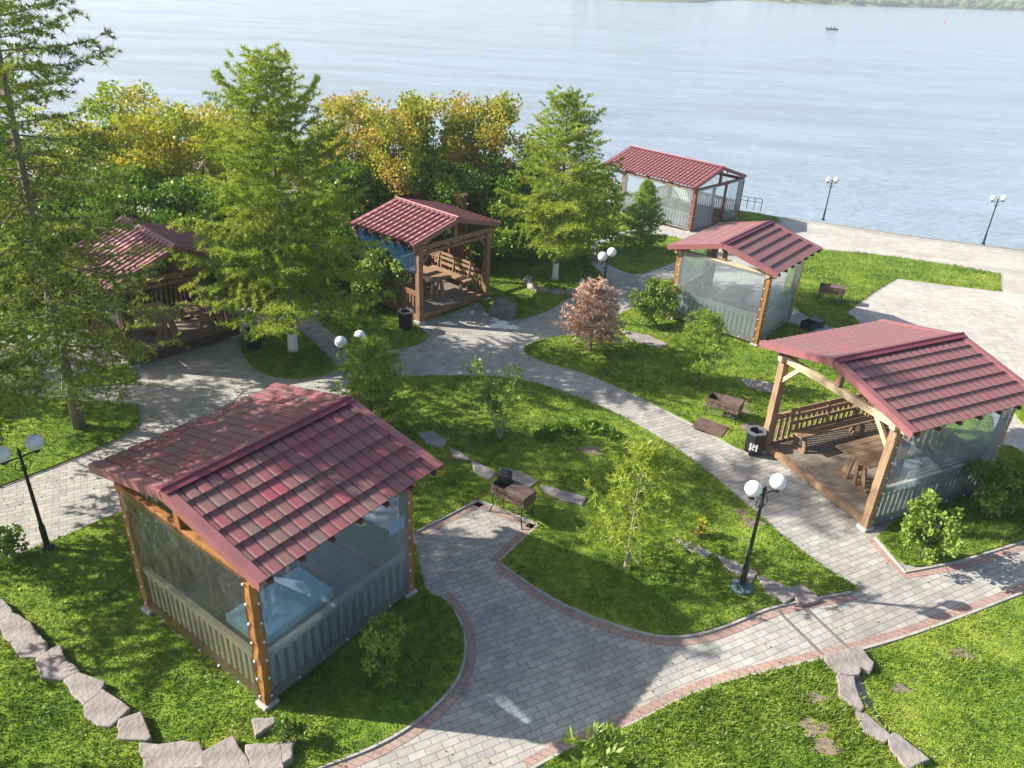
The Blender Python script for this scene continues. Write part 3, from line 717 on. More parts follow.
PAV['D'] = pavilion('D', 'open pavilion at the right edge with rose roof, plank deck and wooden bench in view', dict(wood='wood_pale', beam='wood_pale_x', tile=('tile_rose', 'tile_rose'), pw=.17, wob=.008, deck='wood_grey', tc=.3, amp=.016, step=.003,
    sides={'n': dict(brace=True), 'r': dict(rail='rail_pale', film='film_sky_tint', pat=True), 'l': dict(rail='wood_pale', pat=True, pitch=.17), 'f': dict(rail='wood_pale', film='film', span=(.45,1))}))
PAV['C'] = pavilion('C', 'middle pavilion with milky plastic walls over white railing, between light shrub and plaza lawn', dict(wood='wood_orange', beam='wood_pale_x', tile=('tile_rose', 'tile_rose'), pw=.17, amp=.016, step=.003,
    sides={'n': dict(rail='rail_white', film='film_milky'), 'r': dict(rail='rail_white', film='film_milky'), 'l': dict(rail='rail_white', film='film_milky'), 'f': dict()}))
PAV['B'] = pavilion('B', 'open brown pavilion with creeper on its railing beyond the path fork', dict(wood='wood_brown', beam='wood_brown', tile=('tile_plain', 'tile_plain'), amp=.07, step=.001, rib=True, tw=.215, pw=.17, ridge='trim_pale',
    sides={'n': dict(header=True, brace=True), 'l': dict(rail='wood_brown', film='film_navy', dots=False, z0=1.65), 'r': dict(rail='wood_brown', pat=True), 'f': dict(rail='wood_brown')}))
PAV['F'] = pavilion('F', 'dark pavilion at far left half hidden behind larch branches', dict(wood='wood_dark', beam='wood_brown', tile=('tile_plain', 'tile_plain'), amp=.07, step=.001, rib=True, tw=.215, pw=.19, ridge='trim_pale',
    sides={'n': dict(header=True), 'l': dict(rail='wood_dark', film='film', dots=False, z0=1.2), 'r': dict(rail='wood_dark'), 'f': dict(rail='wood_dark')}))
def pav_E():
    return pavilion('E', 'long riverside pavilion with plastic walls and door opening, nearest the water', dict(wood='wood_red', beam='wood_red', tile=('tile_plain', 'tile_plain'), amp=.055, step=.001, rib=True, tw=.24, pw=.24, ridge='trim', verge='trim',
      sides={'n': dict(film='film_milky', span=(0,.40), film2='film_milky', span2=(.68,1), mid=(.40,.66)), 'l': dict(rail='rail_white', film='film_milky', pitch=.2, wide=.1), 'r': dict(rail='rail_white', film='film'), 'f': dict(rail='wood_red')}))
PAV['E'] = pav_E()
# notice sheet taped inside the nearest pavilion's film
def local(key, u, v, z=0.0):
    g = GZ[key]; c, s = math.cos(g[2]), math.sin(g[2]); return Vector((g[0]+c*u-s*v, g[1]+s*u+c*v, g[11]+z))
q = MB(); q.box((0,0,0), (.36,.004,.24)); o = q.build('paper_notice', M['paint_white']); pA = local('A', 1.22, -3.09/2-.085, 1.78); o.location = pA; o.rotation_euler = (0,0,GZ['A'][2])
tag(o, 'blank white paper sheet hung on the clear film wall of the nearest pavilion', 'notice')
# ------------------------------------------------------------------ tables and benches
def table(key, u, v, ang, label, top='wood_table', cloth=None, Lt=1.5, Wt=.8):
    root = empty('picnic_table', local(key, u, v, .22), GZ[key][2]+ang); tag(root, label, 'table', 'plank tables in the pavilions')
    t = MB()
    for i in range(5): t.box((0, (i-2)*Wt/5, .74), (Lt, Wt/5-.008, .04))
    t.build('tabletop', M[top], root, bevel=.004)
    for s in (-1, 1):
        l = MB(); x = s*(Lt/2-.28)
        for sy in (-1, 1):
            l.beam((x, sy*.13, .70), (x, sy*.30, .06), .10, .05, up=Vector((1,0,0))); l.beam((x+s*.1, sy*.05, .70), (x+s*.1, sy*.13, .06), .08, .05, up=Vector((1,0,0)))
        l.box((x, 0, .03), (.14, Wt-.08, .07)); l.box((x, 0, .68), (.12, Wt-.2, .07)); l.build('leg', M['wood_table'], root)
    b = MB(); b.beam((-Lt/2+.3, 0, .35), (Lt/2-.3, 0, .35), .04, .12); b.build('stretcher', M['wood_table'], root)
    if cloth:
        c = MB(); c.box((0, 0, .768), (Lt+.06, Wt+.05, .008))
        for s in (-1, 1): c.box((0, s*(Wt/2+.03), .70), (Lt+.06, .006, .14)); c.box((s*(Lt/2+.033), 0, .70), (.006, Wt+.05, .14))
        o = c.build('oilcloth', M[cloth]); o.location = root.location; o.rotation_euler = root.rotation_euler
        tag(o, 'pale blue oilcloth spread on the table inside the nearest pavilion', 'tablecloth')
def bench(key, u, v, ang, label, Lb=1.9, back=True, mat='wood_table'):
    root = empty('wooden_bench', local(key, u, v, .22), GZ[key][2]+ang); tag(root, label, 'bench', 'slatted benches in the pavilions'); m = M[mat]
    t = MB()
    for i in range(3): t.box((0, (i-1)*.125, .44), (Lb, .115, .04))
    t.build('seat', m, root, bevel=.004)
    for s in (-1, 1):
        l = MB(); x = s*(Lb/2-.22)
        l.beam((x, -.08, .42), (x, -.16, .04), .1, .05, up=Vector((1,0,0))); l.beam((x, .08, .42), (x, .16, .04), .1, .05, up=Vector((1,0,0))); l.box((x, 0, .03), (.1, .42, .06)); l.build('leg', m, root)
    if back:
        b = MB()
        for z in (.62, .80, .95): b.box((0, -.21-(z-.44)*.15, z), (Lb, .03, .085))
        for x in (-Lb/2+.2, 0, Lb/2-.2): b.beam((x, -.17, .40), (x, -.29, 1.0), .07, .03, up=Vector((1,0,0)))
        b.build('backrest', m, root)
table('D', -.35, -.40, 0, 'brown plank table on the open deck of the right-hand pavilion', Lt=1.7, Wt=.95)
bench('D', -.15, 1.12, math.pi, 'long slatted bench with backrest along the lattice rail of the right-hand pavilion', 2.3)
bench('D', .1, -1.25, 0, 'bench behind the sky-tinted film of the right-hand pavilion', 1.9)
table('A', -.62, -.85, 0, 'table behind the sky-tinted film wall of the foreground pavilion', cloth='blue_cloth', Lt=1.35)
bench('A', -.3, .25, math.pi, 'bench between the table and the left wall of the foreground pavilion', 1.8)
bench('A', .15, -1.33, 0, 'bench under the sky-tinted film wall of the foreground pavilion', 1.6, back=False)
table('B', -.2, .0, 0, 'table in the open pavilion behind the creeper')
bench('B', -.1, -1.08, 0, 'bench along the right rail of the open creeper pavilion', 1.9)
bench('B', .0, 1.08, math.pi, 'bench beside the creeper-covered rail of the open pavilion', 1.8, back=False)
table('F', -.5, .25, 0, 'table in the dark shade of the leftmost pavilion')
bench('F', -.35, -.85, 0, 'bench catching sun in the leftmost dark pavilion', 1.7, back=False)
table('C', .0, .0, 0, 'table behind the milky walls of the middle pavilion')
bench('C', .0, 1.0, math.pi, 'bench behind the milky walls of the middle pavilion', 1.7)
table('E', -.8, .9, 0, 'table behind the white railing of the riverside pavilion')
bench('E', -.3, 1.7, math.pi, 'bench behind the plastic wall of the riverside pavilion', 2.2)
# brick chimneys behind two pavilions
def chimney(px, py, Yw, top_py, label, w=.42):
    top = atY(px, top_py, Yw); zb = float(terr(top.x, Yw)); root = empty('brick_chimney', (top.x, Yw, zb), .3); tag(root, label, 'chimney', 'brick stove chimneys'); h = top.z-zb
    b = MB(); b.box((0,0,h*.22), (w*2.2, w*1.9, h*.44)); b.build('stove', M['brick_red'], root, bevel=.02)
    c = MB(); c.box((0,0,h*.71), (w, w, h*.56)); c.box((0,0,h-.05), (w+.1, w+.1, .09)); c.build('flue', M['brick_red'], root, bevel=.01)
chimney(460, 200, 27.5, 193, 'brick-red chimney rising behind the creeper pavilion roof')
chimney(265, 240, 26.0, 222, 'brick-red chimney half hidden by the big larch')
# ------------------------------------------------------------------ lamps
def lamp(base, g1, g2, label, disc=False, hh=None):
    b = at(*base, dz=.045) if isinstance(base, tuple) else base
    ztop = hh or (hgt(b, (g1[0]+g2[0])/2, (g1[1]+g2[1])/2)); zg = b.z+ztop
    p1, p2 = atz(*g1, zg), atz(*g2, zg); dv = Vector((p2.x-p1.x, p2.y-p1.y)); ang = math.atan2(dv.y, dv.x); arm = min(max(dv.length/2, .2), .34)
    root = empty('street_lamp', b, ang); tag(root, label, 'street lamp', 'black park lamps with two white globes')
    ha = ztop-.2
    p = MB(); p.lathe([(.055,0),(.055,.5),(.04,.55),(.036,.6),(.030,ha-.3),(.045,ha-.28),(.045,ha-.22),(.028,ha-.2),(.026,ha+.06),(.04,ha+.08),(.012,ha+.17),(0,ha+.18)], n=12); p.build('pole', M['black_metal'], root, smooth=True)
    bs = MB()
    if disc: bs.lathe([(.0,.0),(.21,.0),(.21,.05),(.17,.06),(.0,.06)], n=20); bs.lathe([(.09,.06),(.08,.12),(.0,.12)], n=12)
    else: bs.lathe([(.11,0),(.11,.04),(.07,.07),(.05,.12)], n=14)
    bs.build('base', M['black_metal'] if not disc else M['concrete_dark'], root)
    for s in (-1, 1):
        a = MB(); pts = [(0,0,ha-.03)]+[(s*arm*t, 0, ha-.03+.03*math.sin(t*math.pi)) for t in (.3,.6,.85,1)]; a.tube(pts, .014, 8)
        sc = [(s*(.05+.10*math.sin(t)*(.6+.4*t/4)), 0, ha-.17+.10*math.cos(t)) for t in np.linspace(0, 4.4, 14)]; a.tube(sc, .009, 6)
        a.lathe([(.012,-.03),(.055,.0),(.055,.045),(.04,.055)], (s*arm, 0, ha-.02), 12); a.build('arm', M['black_metal'], root, smooth=True)
        gl = MB(); Rg = .145; n = 12; prof = [(Rg*math.sin(math.pi*i/n), -Rg*math.cos(math.pi*i/n)) for i in range(n+1)]; gl.lathe(prof, (s*arm, 0, ha+.03+Rg), 24); gl.build('globe', M['globe'], root, smooth=True)
    return root
M['concrete_dark'] = simple('dark_painted_plinth', (.10,.16,.16), (.05,.08,.08), .6, 6, .3)
lamp((741,588), (752,487), (777,480), 'two-globe lamp on a round plinth beside the open pavilion path', True)
lamp((48,548), (5,452), (38,440), 'two-globe lamp at the left edge beside the nearest pavilion')
lamp((354,402), (340,341), (359,335), 'two-globe lamp rising behind the bushy young pine')
lamp((600,322), (593,276), (603,271), 'two-globe lamp hidden below by the dry brown conifer', hh=2.3)
lamp((823,220), (828,179), (836,179), 'embankment lamp nearer the riverside pavilion')
lamp((983,244), (991,197), (1002,197), 'embankment lamp at the far right above the river')
# ------------------------------------------------------------------ braziers and bins
def brazier(loc, ang, label, L=.9, lid='half', mat='rust_metal', h=.72, scroll=True):
    root = empty('brazier', loc, ang); tag(root, label, 'brazier', 'forged steel braziers'); m = M[mat]; w = .38; d = .22
    b = MB(); t = .012
    b.box((0,0,h-d), (L, w, t))
    for s in (-1, 1): b.box((0, s*w/2, h-d/2), (L, t, d)); b.box((s*L/2, 0, h-d/2), (t, w-.02, d))
    b.build('firebox', m, root)
    c = MB(); c.box((0,0,h-.14), (L-.06, w-.06, .02)); c.build('coal_bed', M['black_metal'], root)
    l = MB()
    if lid == 'half': l.box((L*.2, 0, h+.012), (L*.6, w+.03, .02)); 
    else: l.box((L*.22, 0, h+.01), (L*.5, w+.02, .016))
    l.build('lid', m, root)
    for sx in (-1, 1):
        for sy in (-1, 1):
            g_ = MB(); x, y = sx*(L/2-.06), sy*(w/2-.01)
            g_.tube([(x, y, h-d), (x+sx*.03, y+sy*.02, h*.45), (x, y, .22), (x+sx*.07, y+sy*.03, .0)], .013, 6)
            g_.build('leg', M['black_metal'], root)
    if scroll:
        for sy in (-1, 1):
            for k in range(4):
                cx_ = -L/2+L*(k+.5)/4; g_ = MB(); g_.tube([(cx_+.075*math.cos(t)*(1-t/9), sy*(w/2+.014), h-d/2+.075*math.sin(t)*(1-t/9)) for t in np.linspace(0, 7, 18)], .008, 5); g_.build('scroll', M['rust_metal'], root)
            for k in range(2):
                cx_ = -L/4+L/2*k; g_ = MB(); g_.tube([(cx_+.13*math.cos(t)*(1-t/9), sy*(w/2-.01), .3+.12*math.sin(t)*(1-t/9)) for t in np.linspace(0, 7, 20)], .010, 5); g_.build('scroll', M['rust_metal'], root)
            g_ = MB(); g_.tube([(-L/2+.05, sy*(w/2-.01), .2), (L/2-.05, sy*(w/2-.01), .2)], .009, 5); g_.build('crossbar', M['rust_metal'], root)
    return root
pb = at(512, 516); brazier(pb, R(-38), 'forged brazier with scroll legs on the paved pad corner', .85)
o = MB(); o.box((0,0,.1), (.26,.22,.2)); o.box((0,0,.215), (.2,.16,.05)); o = o.build('charcoal_box', M['black_metal'], bevel=.02); o.location = pb+Matrix.Rotation(R(-38),3,'Z')@Vector((-.28,.05,.735)); o.rotation_euler = (0,0,R(-20))
tag(o, 'small black box sitting on the brazier at the paved pad', 'box')
brazier(at(722,418), R(-32), 'grey-brown brazier on the grass near the black bin', .85, 'half', h=.55)
brazier(at(829,302), R(-20), 'small brazier alone on the lawn strip beside the plaza', .85, 'half', h=.6)
brazier(at(809,338), R(35), 'dark brazier in the shade beside the middle pavilion', .7, 'none', 'black_metal', h=.6, scroll=False)
# small table-like frame and brown sheet beside the brazier
o = MB(); o.box((0,0,.03), (.75,.55,.025)); o.box((0,.2,.06), (.75,.06,.04)); o = o.build('rusty_tray', M['rust_metal']); o.location = at(710,428,.05); o.rotation_euler = (0,R(4),R(-30)); tag(o, 'reddish rusty sheet tray lying at the path edge', 'tray')
def bin_(px, label, ang=0.0, s=1.0, white=False):
    root = empty('litter_bin', at(*px, dz=.03), ang); tag(root, label, 'litter bin', 'black litter bins')
    b = MB(); b.lathe([(.0,.06),(.23*s,.06),(.25*s,.55*s),(.26*s,.57*s),(.26*s,.62*s),(.19*s,.62*s),(.17*s,.45*s),(0,.42*s)], n=6); b.build('bin_body', M['black_metal'], root)
    r_ = MB(); r_.lathe([(.265*s,.60*s),(.275*s,.60*s),(.275*s,.64*s),(.18*s,.645*s),(.18*s,.60*s)], n=6); r_.build('rim', M['plastic_grey'], root)
    for k in range(4):
        l = MB(); t = math.pi/4+k*math.pi/2; l.box((.17*s*math.cos(t), .17*s*math.sin(t), .03), (.05,.05,.07)); l.build('foot', M['black_metal'], root)
    if white:
        w = MB(); tt = R(240); cx_, cy_ = .215*math.cos(tt)*1.0, .215*math.sin(tt); 
        for dx_, dz_, sx, sz in ((-.07,.0,.045,.2),(.0,.045,.045,.1),(.0,-.06,.05,.045),(.075,-.01,.04,.18),(.035,.03,.03,.04),(-.03,-.02,.03,.05)):
            tx, ty = -math.sin(tt), math.cos(tt); w.box((cx_+tx*dx_+.008*math.cos(tt), cy_+ty*dx_+.008*math.sin(tt), .26+dz_), (.008, sx, sz), tt)
        w.build('white_marking', M['paint_white'], root)
M['plastic_grey'] = simple('grey_plastic_rim', (.13,.14,.16), (.08,.085,.10), .35, 6, .1)
bin_((752,452), 'black hexagonal litter bin with white marking beside the open pavilion post', .2, .95, True)
bin_((406,329), 'black litter bin at the foot of the creeper pavilion post', .4, .95)
bin_((254,348), 'litter bin in deep shade beside the leftmost pavilion', .1, .95)
# ------------------------------------------------------------------ stones
def slab(pts, z, th, label,  name='stone_slab', group='flat sandstone slabs edging the lawns', mat='stone', r=None, grow=1.0):
    c = sum(pts, Vector((0,0,0)))/len(pts); pts = [c+(p-c)*grow for p in pts]; r = r or random.Random(int(c.x*100)); q_ = []
    for i_ in range(len(pts)):
        a_, b_ = pts[i_], pts[(i_+1) % len(pts)]; l_ = (b_-a_).length; q_.append(a_)
        for f_ in (.35, .7): q_.append(a_.lerp(b_, f_)+Vector((r.uniform(-1,1), r.uniform(-1,1), 0))*l_*.045)
    pts = q_; tx, ty = r.uniform(-.03,.03), r.uniform(-.03,.03)
    mb = MB(); n = len(pts); P = [p-c for p in pts]
    f = lambda p: tx*p.x+ty*p.y
    top = [(p.x, p.y, th+f(p)) for p in P]; bot = [(p.x, p.y, -.12) for p in P]
    a = sum((P[i].x*P[(i+1)%n].y-P[(i+1)%n].x*P[i].y) for i in range(n))
    if a < 0: top.reverse(); bot.reverse()
    mb.add(top+bot, [tuple(range(n))]+[tuple(range(2*n-1, n-1, -1))]+[(i, i+n, (i+1)%n+n, (i+1)%n) for i in range(n)])
    o = mb.build(name, M[mat], bevel=.02); o.location = (c.x, c.y, float(terr(c.x, c.y))+z); tag(o, label, 'stone', group); return o
def S_(px, lab, z=.13, th=.05, **k): return slab([at(*p) for p in px], z, th, lab, **k)
for px, lab in slabs: S_(px, lab, .125, .05, grow=1.10)
S_([(252,724),(275,722),(277,728),(266,735),(256,742),(254,732)], 'pale broken stone by the front corner post of the nearest pavilion', .04, .09, name='stone', group=None)
for px, lab in ss: S_(px, lab, .105, .05, grow=1.10)
for px, lab in mids: S_(px, lab, .05, .035, group='flat grey stones laid across the lawns')
M['step_shade'] = simple('riser_shadow_grey', (.15,.14,.13), (.10,.095,.09), .9, 6, .4)
# steps in the path: bars coloured dark to stand for the riser shadows
for (a, b, lab) in (((781,612),(826,656),'thin step edge painted shadow-dark, nearer the pad, crossing the path'), ((806,606),(852,650),'thin step edge painted shadow-dark, nearer the open pavilion, crossing the path')):
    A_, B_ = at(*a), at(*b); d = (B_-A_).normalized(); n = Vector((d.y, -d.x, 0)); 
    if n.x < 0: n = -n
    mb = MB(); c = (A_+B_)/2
    mb.box((0,0,0), ((B_-A_).length, .035, .10), math.atan2(d.y, d.x)); o = mb.build('step_edge_shade', M['step_shade'], bevel=.006); o.location = (c.x-n.x*.05, c.y-n.y*.05, -.025); tag(o, lab, 'step', 'step edges painted shadow-dark across the lower path')
# boulders
def boulder(px, s, label, seed, grp=None, cat='boulder', mat='rock'):
    r = random.Random(seed); bm = bmesh.new(); bmesh.ops.create_icosphere(bm, subdivisions=3, radius=1)
    from mathutils import noise as mn
    for v in bm.verts:
        k = 1+.35*mn.noise(v.co*1.3+Vector((seed,0,0)))+.12*mn.noise(v.co*4); v.co = Vector((v.co.x*s[0]*k, v.co.y*s[1]*k, v.co.z*s[2]*k))
    me = bpy.data.meshes.new('boulder'); bm.to_mesh(me); bm.free(); o = link_mesh('boulder', me, M[mat]); o.location = at(*px)+Vector((0,0,s[2]*.35)); o.rotation_euler = (0,0,r.uniform(0,6)); tag(o, label, cat, grp)
boulder((503,314), (.55,.45,.38), 'large dark boulder beside the path left of the ringed larch', 3)
ringc = at(556,285); 
for i, a in enumerate(np.linspace(R(165), R(375), 9)):
    px = (ringc.x+1.05*math.cos(a), ringc.y+1.05*math.sin(a)); s = (.22+.05*(i%3), .16, .13)
    bm = bmesh.new(); bmesh.ops.create_icosphere(bm, subdivisions=2, radius=1)
    from mathutils import noise as mn
    for v in bm.verts: k = 1+.35*mn.noise(v.co*1.5+Vector((i*3,0,0))); v.co = Vector((v.co.x*s[0]*k, v.co.y*s[1]*k, v.co.z*s[2]*k))
    me = bpy.data.meshes.new('ring_stone'); bm.to_mesh(me); bm.free(); o = link_mesh('ring_stone', me, M['stone']); o.location = (px[0], px[1], float(terr(*px))+.08); o.rotation_euler = (0,0,a+math.pi/2)
    tag(o, '%s stone of the ring round the whitewashed larch, counted from the left' % ['first','second','third','fourth','fifth','sixth','seventh','eighth','ninth'][i], 'stone', 'ring stones round the larch foot')
# ------------------------------------------------------------------ vegetation
def leaves(name, cen, dirs, ln, wd, mat, parent, r, tris=True):
    """one small pointed leaf per entry: cen base point, dirs unit direction, ln length, wd width"""
    n = len(cen); a = r.normal(size=(n,3)); s = np.cross(dirs, a); s /= np.linalg.norm(s, axis=1)[:,None]+1e-9
    ln = np.asarray(ln)[:,None]; wd = np.asarray(wd)[:,None]
    if tris:
        V = np.empty((n,3,3)); V[:,0] = cen-s*wd; V[:,1] = cen+s*wd; V[:,2] = cen+dirs*ln; F = np.arange(n*3).reshape(-1,3)
    else:
        V = np.empty((n,4,3)); V[:,0] = cen; V[:,1] = cen+dirs*ln*.5+s*wd; V[:,2] = cen+dirs*ln; V[:,3] = cen+dirs*ln*.5-s*wd; F = np.arange(n*4).reshape(-1,4)
    return np_mesh(name, V.reshape(-1,3), F, mat, parent)
def unit(v): return v/(np.linalg.norm(v, axis=-1, keepdims=True)+1e-9)
def conifer(name, base, H, Rc, label, cat, seed, mat='larch', crown0=.22, nb=90, trunk_r=.13, lean=(0,0), prof=.8, droop=-.25, tipup=.25, leaf=(.11,.016), per=7, white=0.0, group=None, dens=1.0, asym=None, multi=None, bark='bark', twig_d=6.0, belly=.18):
    r = np.random.default_rng(seed); root = empty(name, base); tag(root, label, cat, group)
    def axis(t): return np.array([lean[0]*t+.06*math.sin(t*5+seed)*H*.03, lean[1]*t+.06*math.cos(t*4+seed)*H*.03, H*t])
    tk = MB(); ts = np.linspace(0, 1, 14)
    tk.tube([axis(t) for t in ts], [trunk_r*(1-.93*t)+(.03*math.exp(-t*30)) for t in ts], 9)
    C_, D_, L_ = [], [], []
    for i in range(nb):
        t = crown0+(1-crown0)*((i+r.uniform(0,1))/nb)**.92; t = min(t, .995); rel = (t-crown0)/(1-crown0)
        p_ = max(0.0, (1-rel))**prof; low = min(1, rel/belly+.45) if belly else 1
        az = i*2.39996+r.uniform(-.4,.4); Lb = Rc*p_*low*r.uniform(.6,1.15)+.12
        if asym: Lb *= 1+asym[1]*math.cos(az-asym[0])
        el = (droop+(.95-droop)*rel**1.4)+r.uniform(-.12,.12)
        o0 = axis(t); pts = [o0]; d = np.array([math.cos(az)*math.cos(el), math.sin(az)*math.cos(el), math.sin(el)]); ns = 6
        for k in range(ns):
            d = d+np.array([r.uniform(-.1,.1), r.uniform(-.1,.1), (tipup-.0)*(k/ns-.2)*.5+r.uniform(-.05,.05)]); d /= np.linalg.norm(d); pts.append(pts[-1]+d*Lb/ns)
        pts = np.array(pts); br = max(.006, trunk_r*.26*(1-rel*.7)*min(1, Lb/Rc+.2))
        tk.tube([tuple(p) for p in pts], [br*(1-.8*k/ns) for k in range(ns+1)], 5, cap=False)
        nt_ = max(3, int(Lb*twig_d))
        for j in range(nt_):
            s = .12+.88*(j+r.uniform(0,1))/nt_; k = min(ns-1, int(s*ns)); fr_ = s*ns-k; p = pts[k]*(1-fr_)+pts[k+1]*fr_
            bd = unit(pts[min(k+1, ns)]-pts[k]); side = np.cross(bd, [0,0,1]); side = side/(np.linalg.norm(side)+1e-6)*(1 if j % 2 else -1)
            td = unit(side*r.uniform(.5,1)+bd*r.uniform(.3,.8)+np.array([0,0,r.uniform(-.35,.25)]))
            tl = (Lb*.34*(1-s*.75)+.12)*r.uniform(.6,1.2)
            m = max(3, int(tl*11*dens)); q = np.linspace(.05, 1, m)[:,None]
            P = p+td*q*tl; P[:,2] -= (q[:,0]**2)*tl*.18; P = np.repeat(P, per, 0)+r.normal(0, .012, (m*per,3))
            C_.append(P); D_.append(unit(td*.55+r.normal(0,.62,(m*per,3))+np.array([0,0,.12])))
    C_ = np.concatenate(C_); D_ = np.concatenate(D_); n = len(C_)
    leaves('crown', C_, D_, leaf[0]*r.uniform(.6,1.3,n), leaf[1]*r.uniform(.7,1.3,n), M[mat], root, r)
    o = tk.build('trunk', M[bark], root, smooth=True)
    if white:
        w = MB(); ts = np.linspace(0.002, white/H, 4); t0_ = np.linspace(0, 1, 14); r0_ = [trunk_r*(1-.93*t)+(.03*math.exp(-t*30)) for t in t0_]; w.tube([axis(t) for t in ts], [float(np.interp(t, t0_, r0_))+.008 for t in ts], 9); w.build('whitewash', M['paint_white'], o, smooth=True)
    return root
def broadleaf(name, base, H, Rx, label, cat, seed, mats, nclump=90, crown0=.2, trunk_r=.1, per=170, leaf=(.10,.035), group=None, Rz=None, clump_r=(.35,.6), bark='bark', stems=3, ry=None, spiky=.0, ctr=None):
    r = np.random.default_rng(seed); root = empty(name, base); tag(root, label, cat, group); ry = ry or Rx
    zc = H*(crown0+1)/2; hz = H*(1-crown0)/2; tk = MB(); cl = []
    if ctr is not None: cl = [np.array(c) for c in ctr]
    else:
        while len(cl) < nclump:
            v = r.normal(size=3); v /= np.linalg.norm(v); q = r.uniform(.35, 1.0)**.55
            k = 1+.28*math.sin(v[0]*4+seed)+.22*math.cos(v[1]*5+seed*2)+.15*math.sin(v[2]*7+seed)
            c = np.array([v[0]*Rx*q*k, v[1]*ry*q*k, zc+v[2]*hz*q*(1+.12*math.sin(v[0]*9+seed))]); 
            if c[2] > min(.15, H*.3): cl.append(c)
    for i in range(stems):
        a = i*2.1+seed; ts = np.linspace(0, 1, 7); tk.tube([(math.cos(a)*t*Rx*.25+ .05*math.sin(t*6+i), math.sin(a)*t*ry*.25+.05*math.cos(t*5+i), t*H*.75) for t in ts], [trunk_r*(1-.8*t)/(1 if stems == 1 else 1.4) for t in ts], 7)
    for c in cl[::2]:
        z0 = min(c[2]*.6, H*.6); p0 = np.array([c[0]*.12, c[1]*.12, z0]); m = (p0+c)/2+r.normal(0,.08,3); tk.tube([tuple(p0), tuple(m), tuple(c)], [trunk_r*.28, trunk_r*.18, .006], 5, cap=False)
    Cs, Ds = [], []
    for c in cl:
        cr = r.uniform(*clump_r); n = int(per*(cr/np.mean(clump_r))**2); v = unit(r.normal(size=(n,3))); q = r.uniform(0,1,(n,1))**.45
        P = c+v*q*cr*np.array([1,1,.75]); Cs.append(P); Ds.append(unit(v*.5+r.normal(0,.6,(n,3))+np.array([0,0,spiky])))
    Cs = np.concatenate(Cs); Ds = np.concatenate(Ds); n = len(Cs); keep = Cs[:,2] > .02; Cs = Cs[keep]; Ds = Ds[keep]; n = len(Cs)
    leaves('crown', Cs, Ds, leaf[0]*r.uniform(.6,1.3,n), leaf[1]*r.uniform(.7,1.3,n), M[mats], root, r, tris=False)
    tk.build('trunk', M[bark], root, smooth=True)
    return root
def top_at(b, px, py): return hgt(b, px, py)
# big trees
b = at(80,428); H = 14.0
conifer('larch_tree', b, H, 2.85, 'tall sparse larch leaning at the left edge, its top out of frame', 'tree', 3, 'larch_dark', .10, 175, .12, lean=(.5,-.1), prof=.5, droop=-.3, tipup=.6, leaf=(.12,.012), per=13, asym=(R(200), .1), twig_d=6, belly=.15, bark='bark_mid')
b = at(293,352); H = top_at(b, 277, 62)
conifer('larch_tree', b, H, 3.0, 'tall full larch with whitewashed foot standing left of centre', 'tree', 7, 'larch', .2, 135, .12, prof=.48, droop=-.2, tipup=.8, leaf=(.12,.0115), per=17, dens=1.2, white=.6, bark='bark_mid', twig_d=6.5)
b = at(555,281); H = top_at(b, 571, 98)
conifer('larch_tree', b, H, 2.55, 'bright green larch with whitewashed foot in a ring of stones', 'tree', 11, 'larch', .22, 115, .10, prof=.52, droop=-.1, tipup=.6, leaf=(.12,.0115), per=16, dens=1.15, white=.7, twig_d=6.5)
b = at(640,249); H = top_at(b, 642, 183)
conifer('pine_tree', b, H, 1.25, 'small dense cone-shaped pine before the riverside pavilion', 'tree', 13, 'pine', .03, 100, .07, prof=.75, droop=.1, tipup=.3, leaf=(.15,.014), per=13, twig_d=7)
b = at(590,352); H = top_at(b, 592, 284)
conifer('dry_pine', b, H*.95, .93, 'dry brown young conifer with withered needles at the path fork', 'tree', 17, 'dry', .25, 105, .045, prof=.5, droop=.0, tipup=.3, leaf=(.10,.02), per=8, twig_d=8, belly=.25)
b = at(697,386); H = top_at(b, 703, 318)
conifer('young_pine', b, H, .78, 'young pine on the grass between brown conifer and open pavilion', 'tree', 19, 'pine', .25, 40, .045, prof=.4, droop=.2, tipup=.5, leaf=(.13,.011), per=12, twig_d=8)
b = at(372,432); H = top_at(b, 375, 350)
conifer('young_pine', b, H, .95, 'bushy young pine behind the roof corner of the nearest pavilion', 'tree', 23, 'pine', .05, 60, .05, prof=.35, droop=.25, tipup=.6, leaf=(.15,.012), per=13, twig_d=8)
b = at(626,570); H = top_at(b, 630, 450)
conifer('young_pine', b, H, 1.05, 'airy yellow-green young pine with pale trunk in the centre lawn', 'tree', 29, 'larch', .14, 42, .045, prof=.6, droop=.1, tipup=.6, leaf=(.13,.010), per=13, twig_d=7, bark='bark_pale', dens=1.1)
# off-frame neighbours whose shade crosses the lawns
for i, (x, y, h_, rc, pf, lab) in enumerate([(-10.6,11.1,8.3,2.7,.33,'larch just outside the left edge, shading the nearest roof'), (-11.3,6.0,5.0,1.7,.5,'low larch outside the lower left edge, shading the bottom-left lawn')]):
    conifer('larch_tree', (x, y, 0), h_, rc, lab, 'tree', 40+i, 'larch_dark', .3, 100, .12, prof=pf, leaf=(.16,.028), per=7, twig_d=6)
for i, (x, y, h_, rc, lab) in enumerate([(-16.6,21.2,9.5,2.6,'leafy tree outside the left edge shading the leftmost pavilion'), (-18.5,17.6,7.5,2.2,'leafy tree outside the left edge shading the left path')]):
    broadleaf('leafy_tree', (x, y, 0), h_, rc, lab, 'tree', 50+i, 'green', 90, .25, .1, 120, (.15,.055))
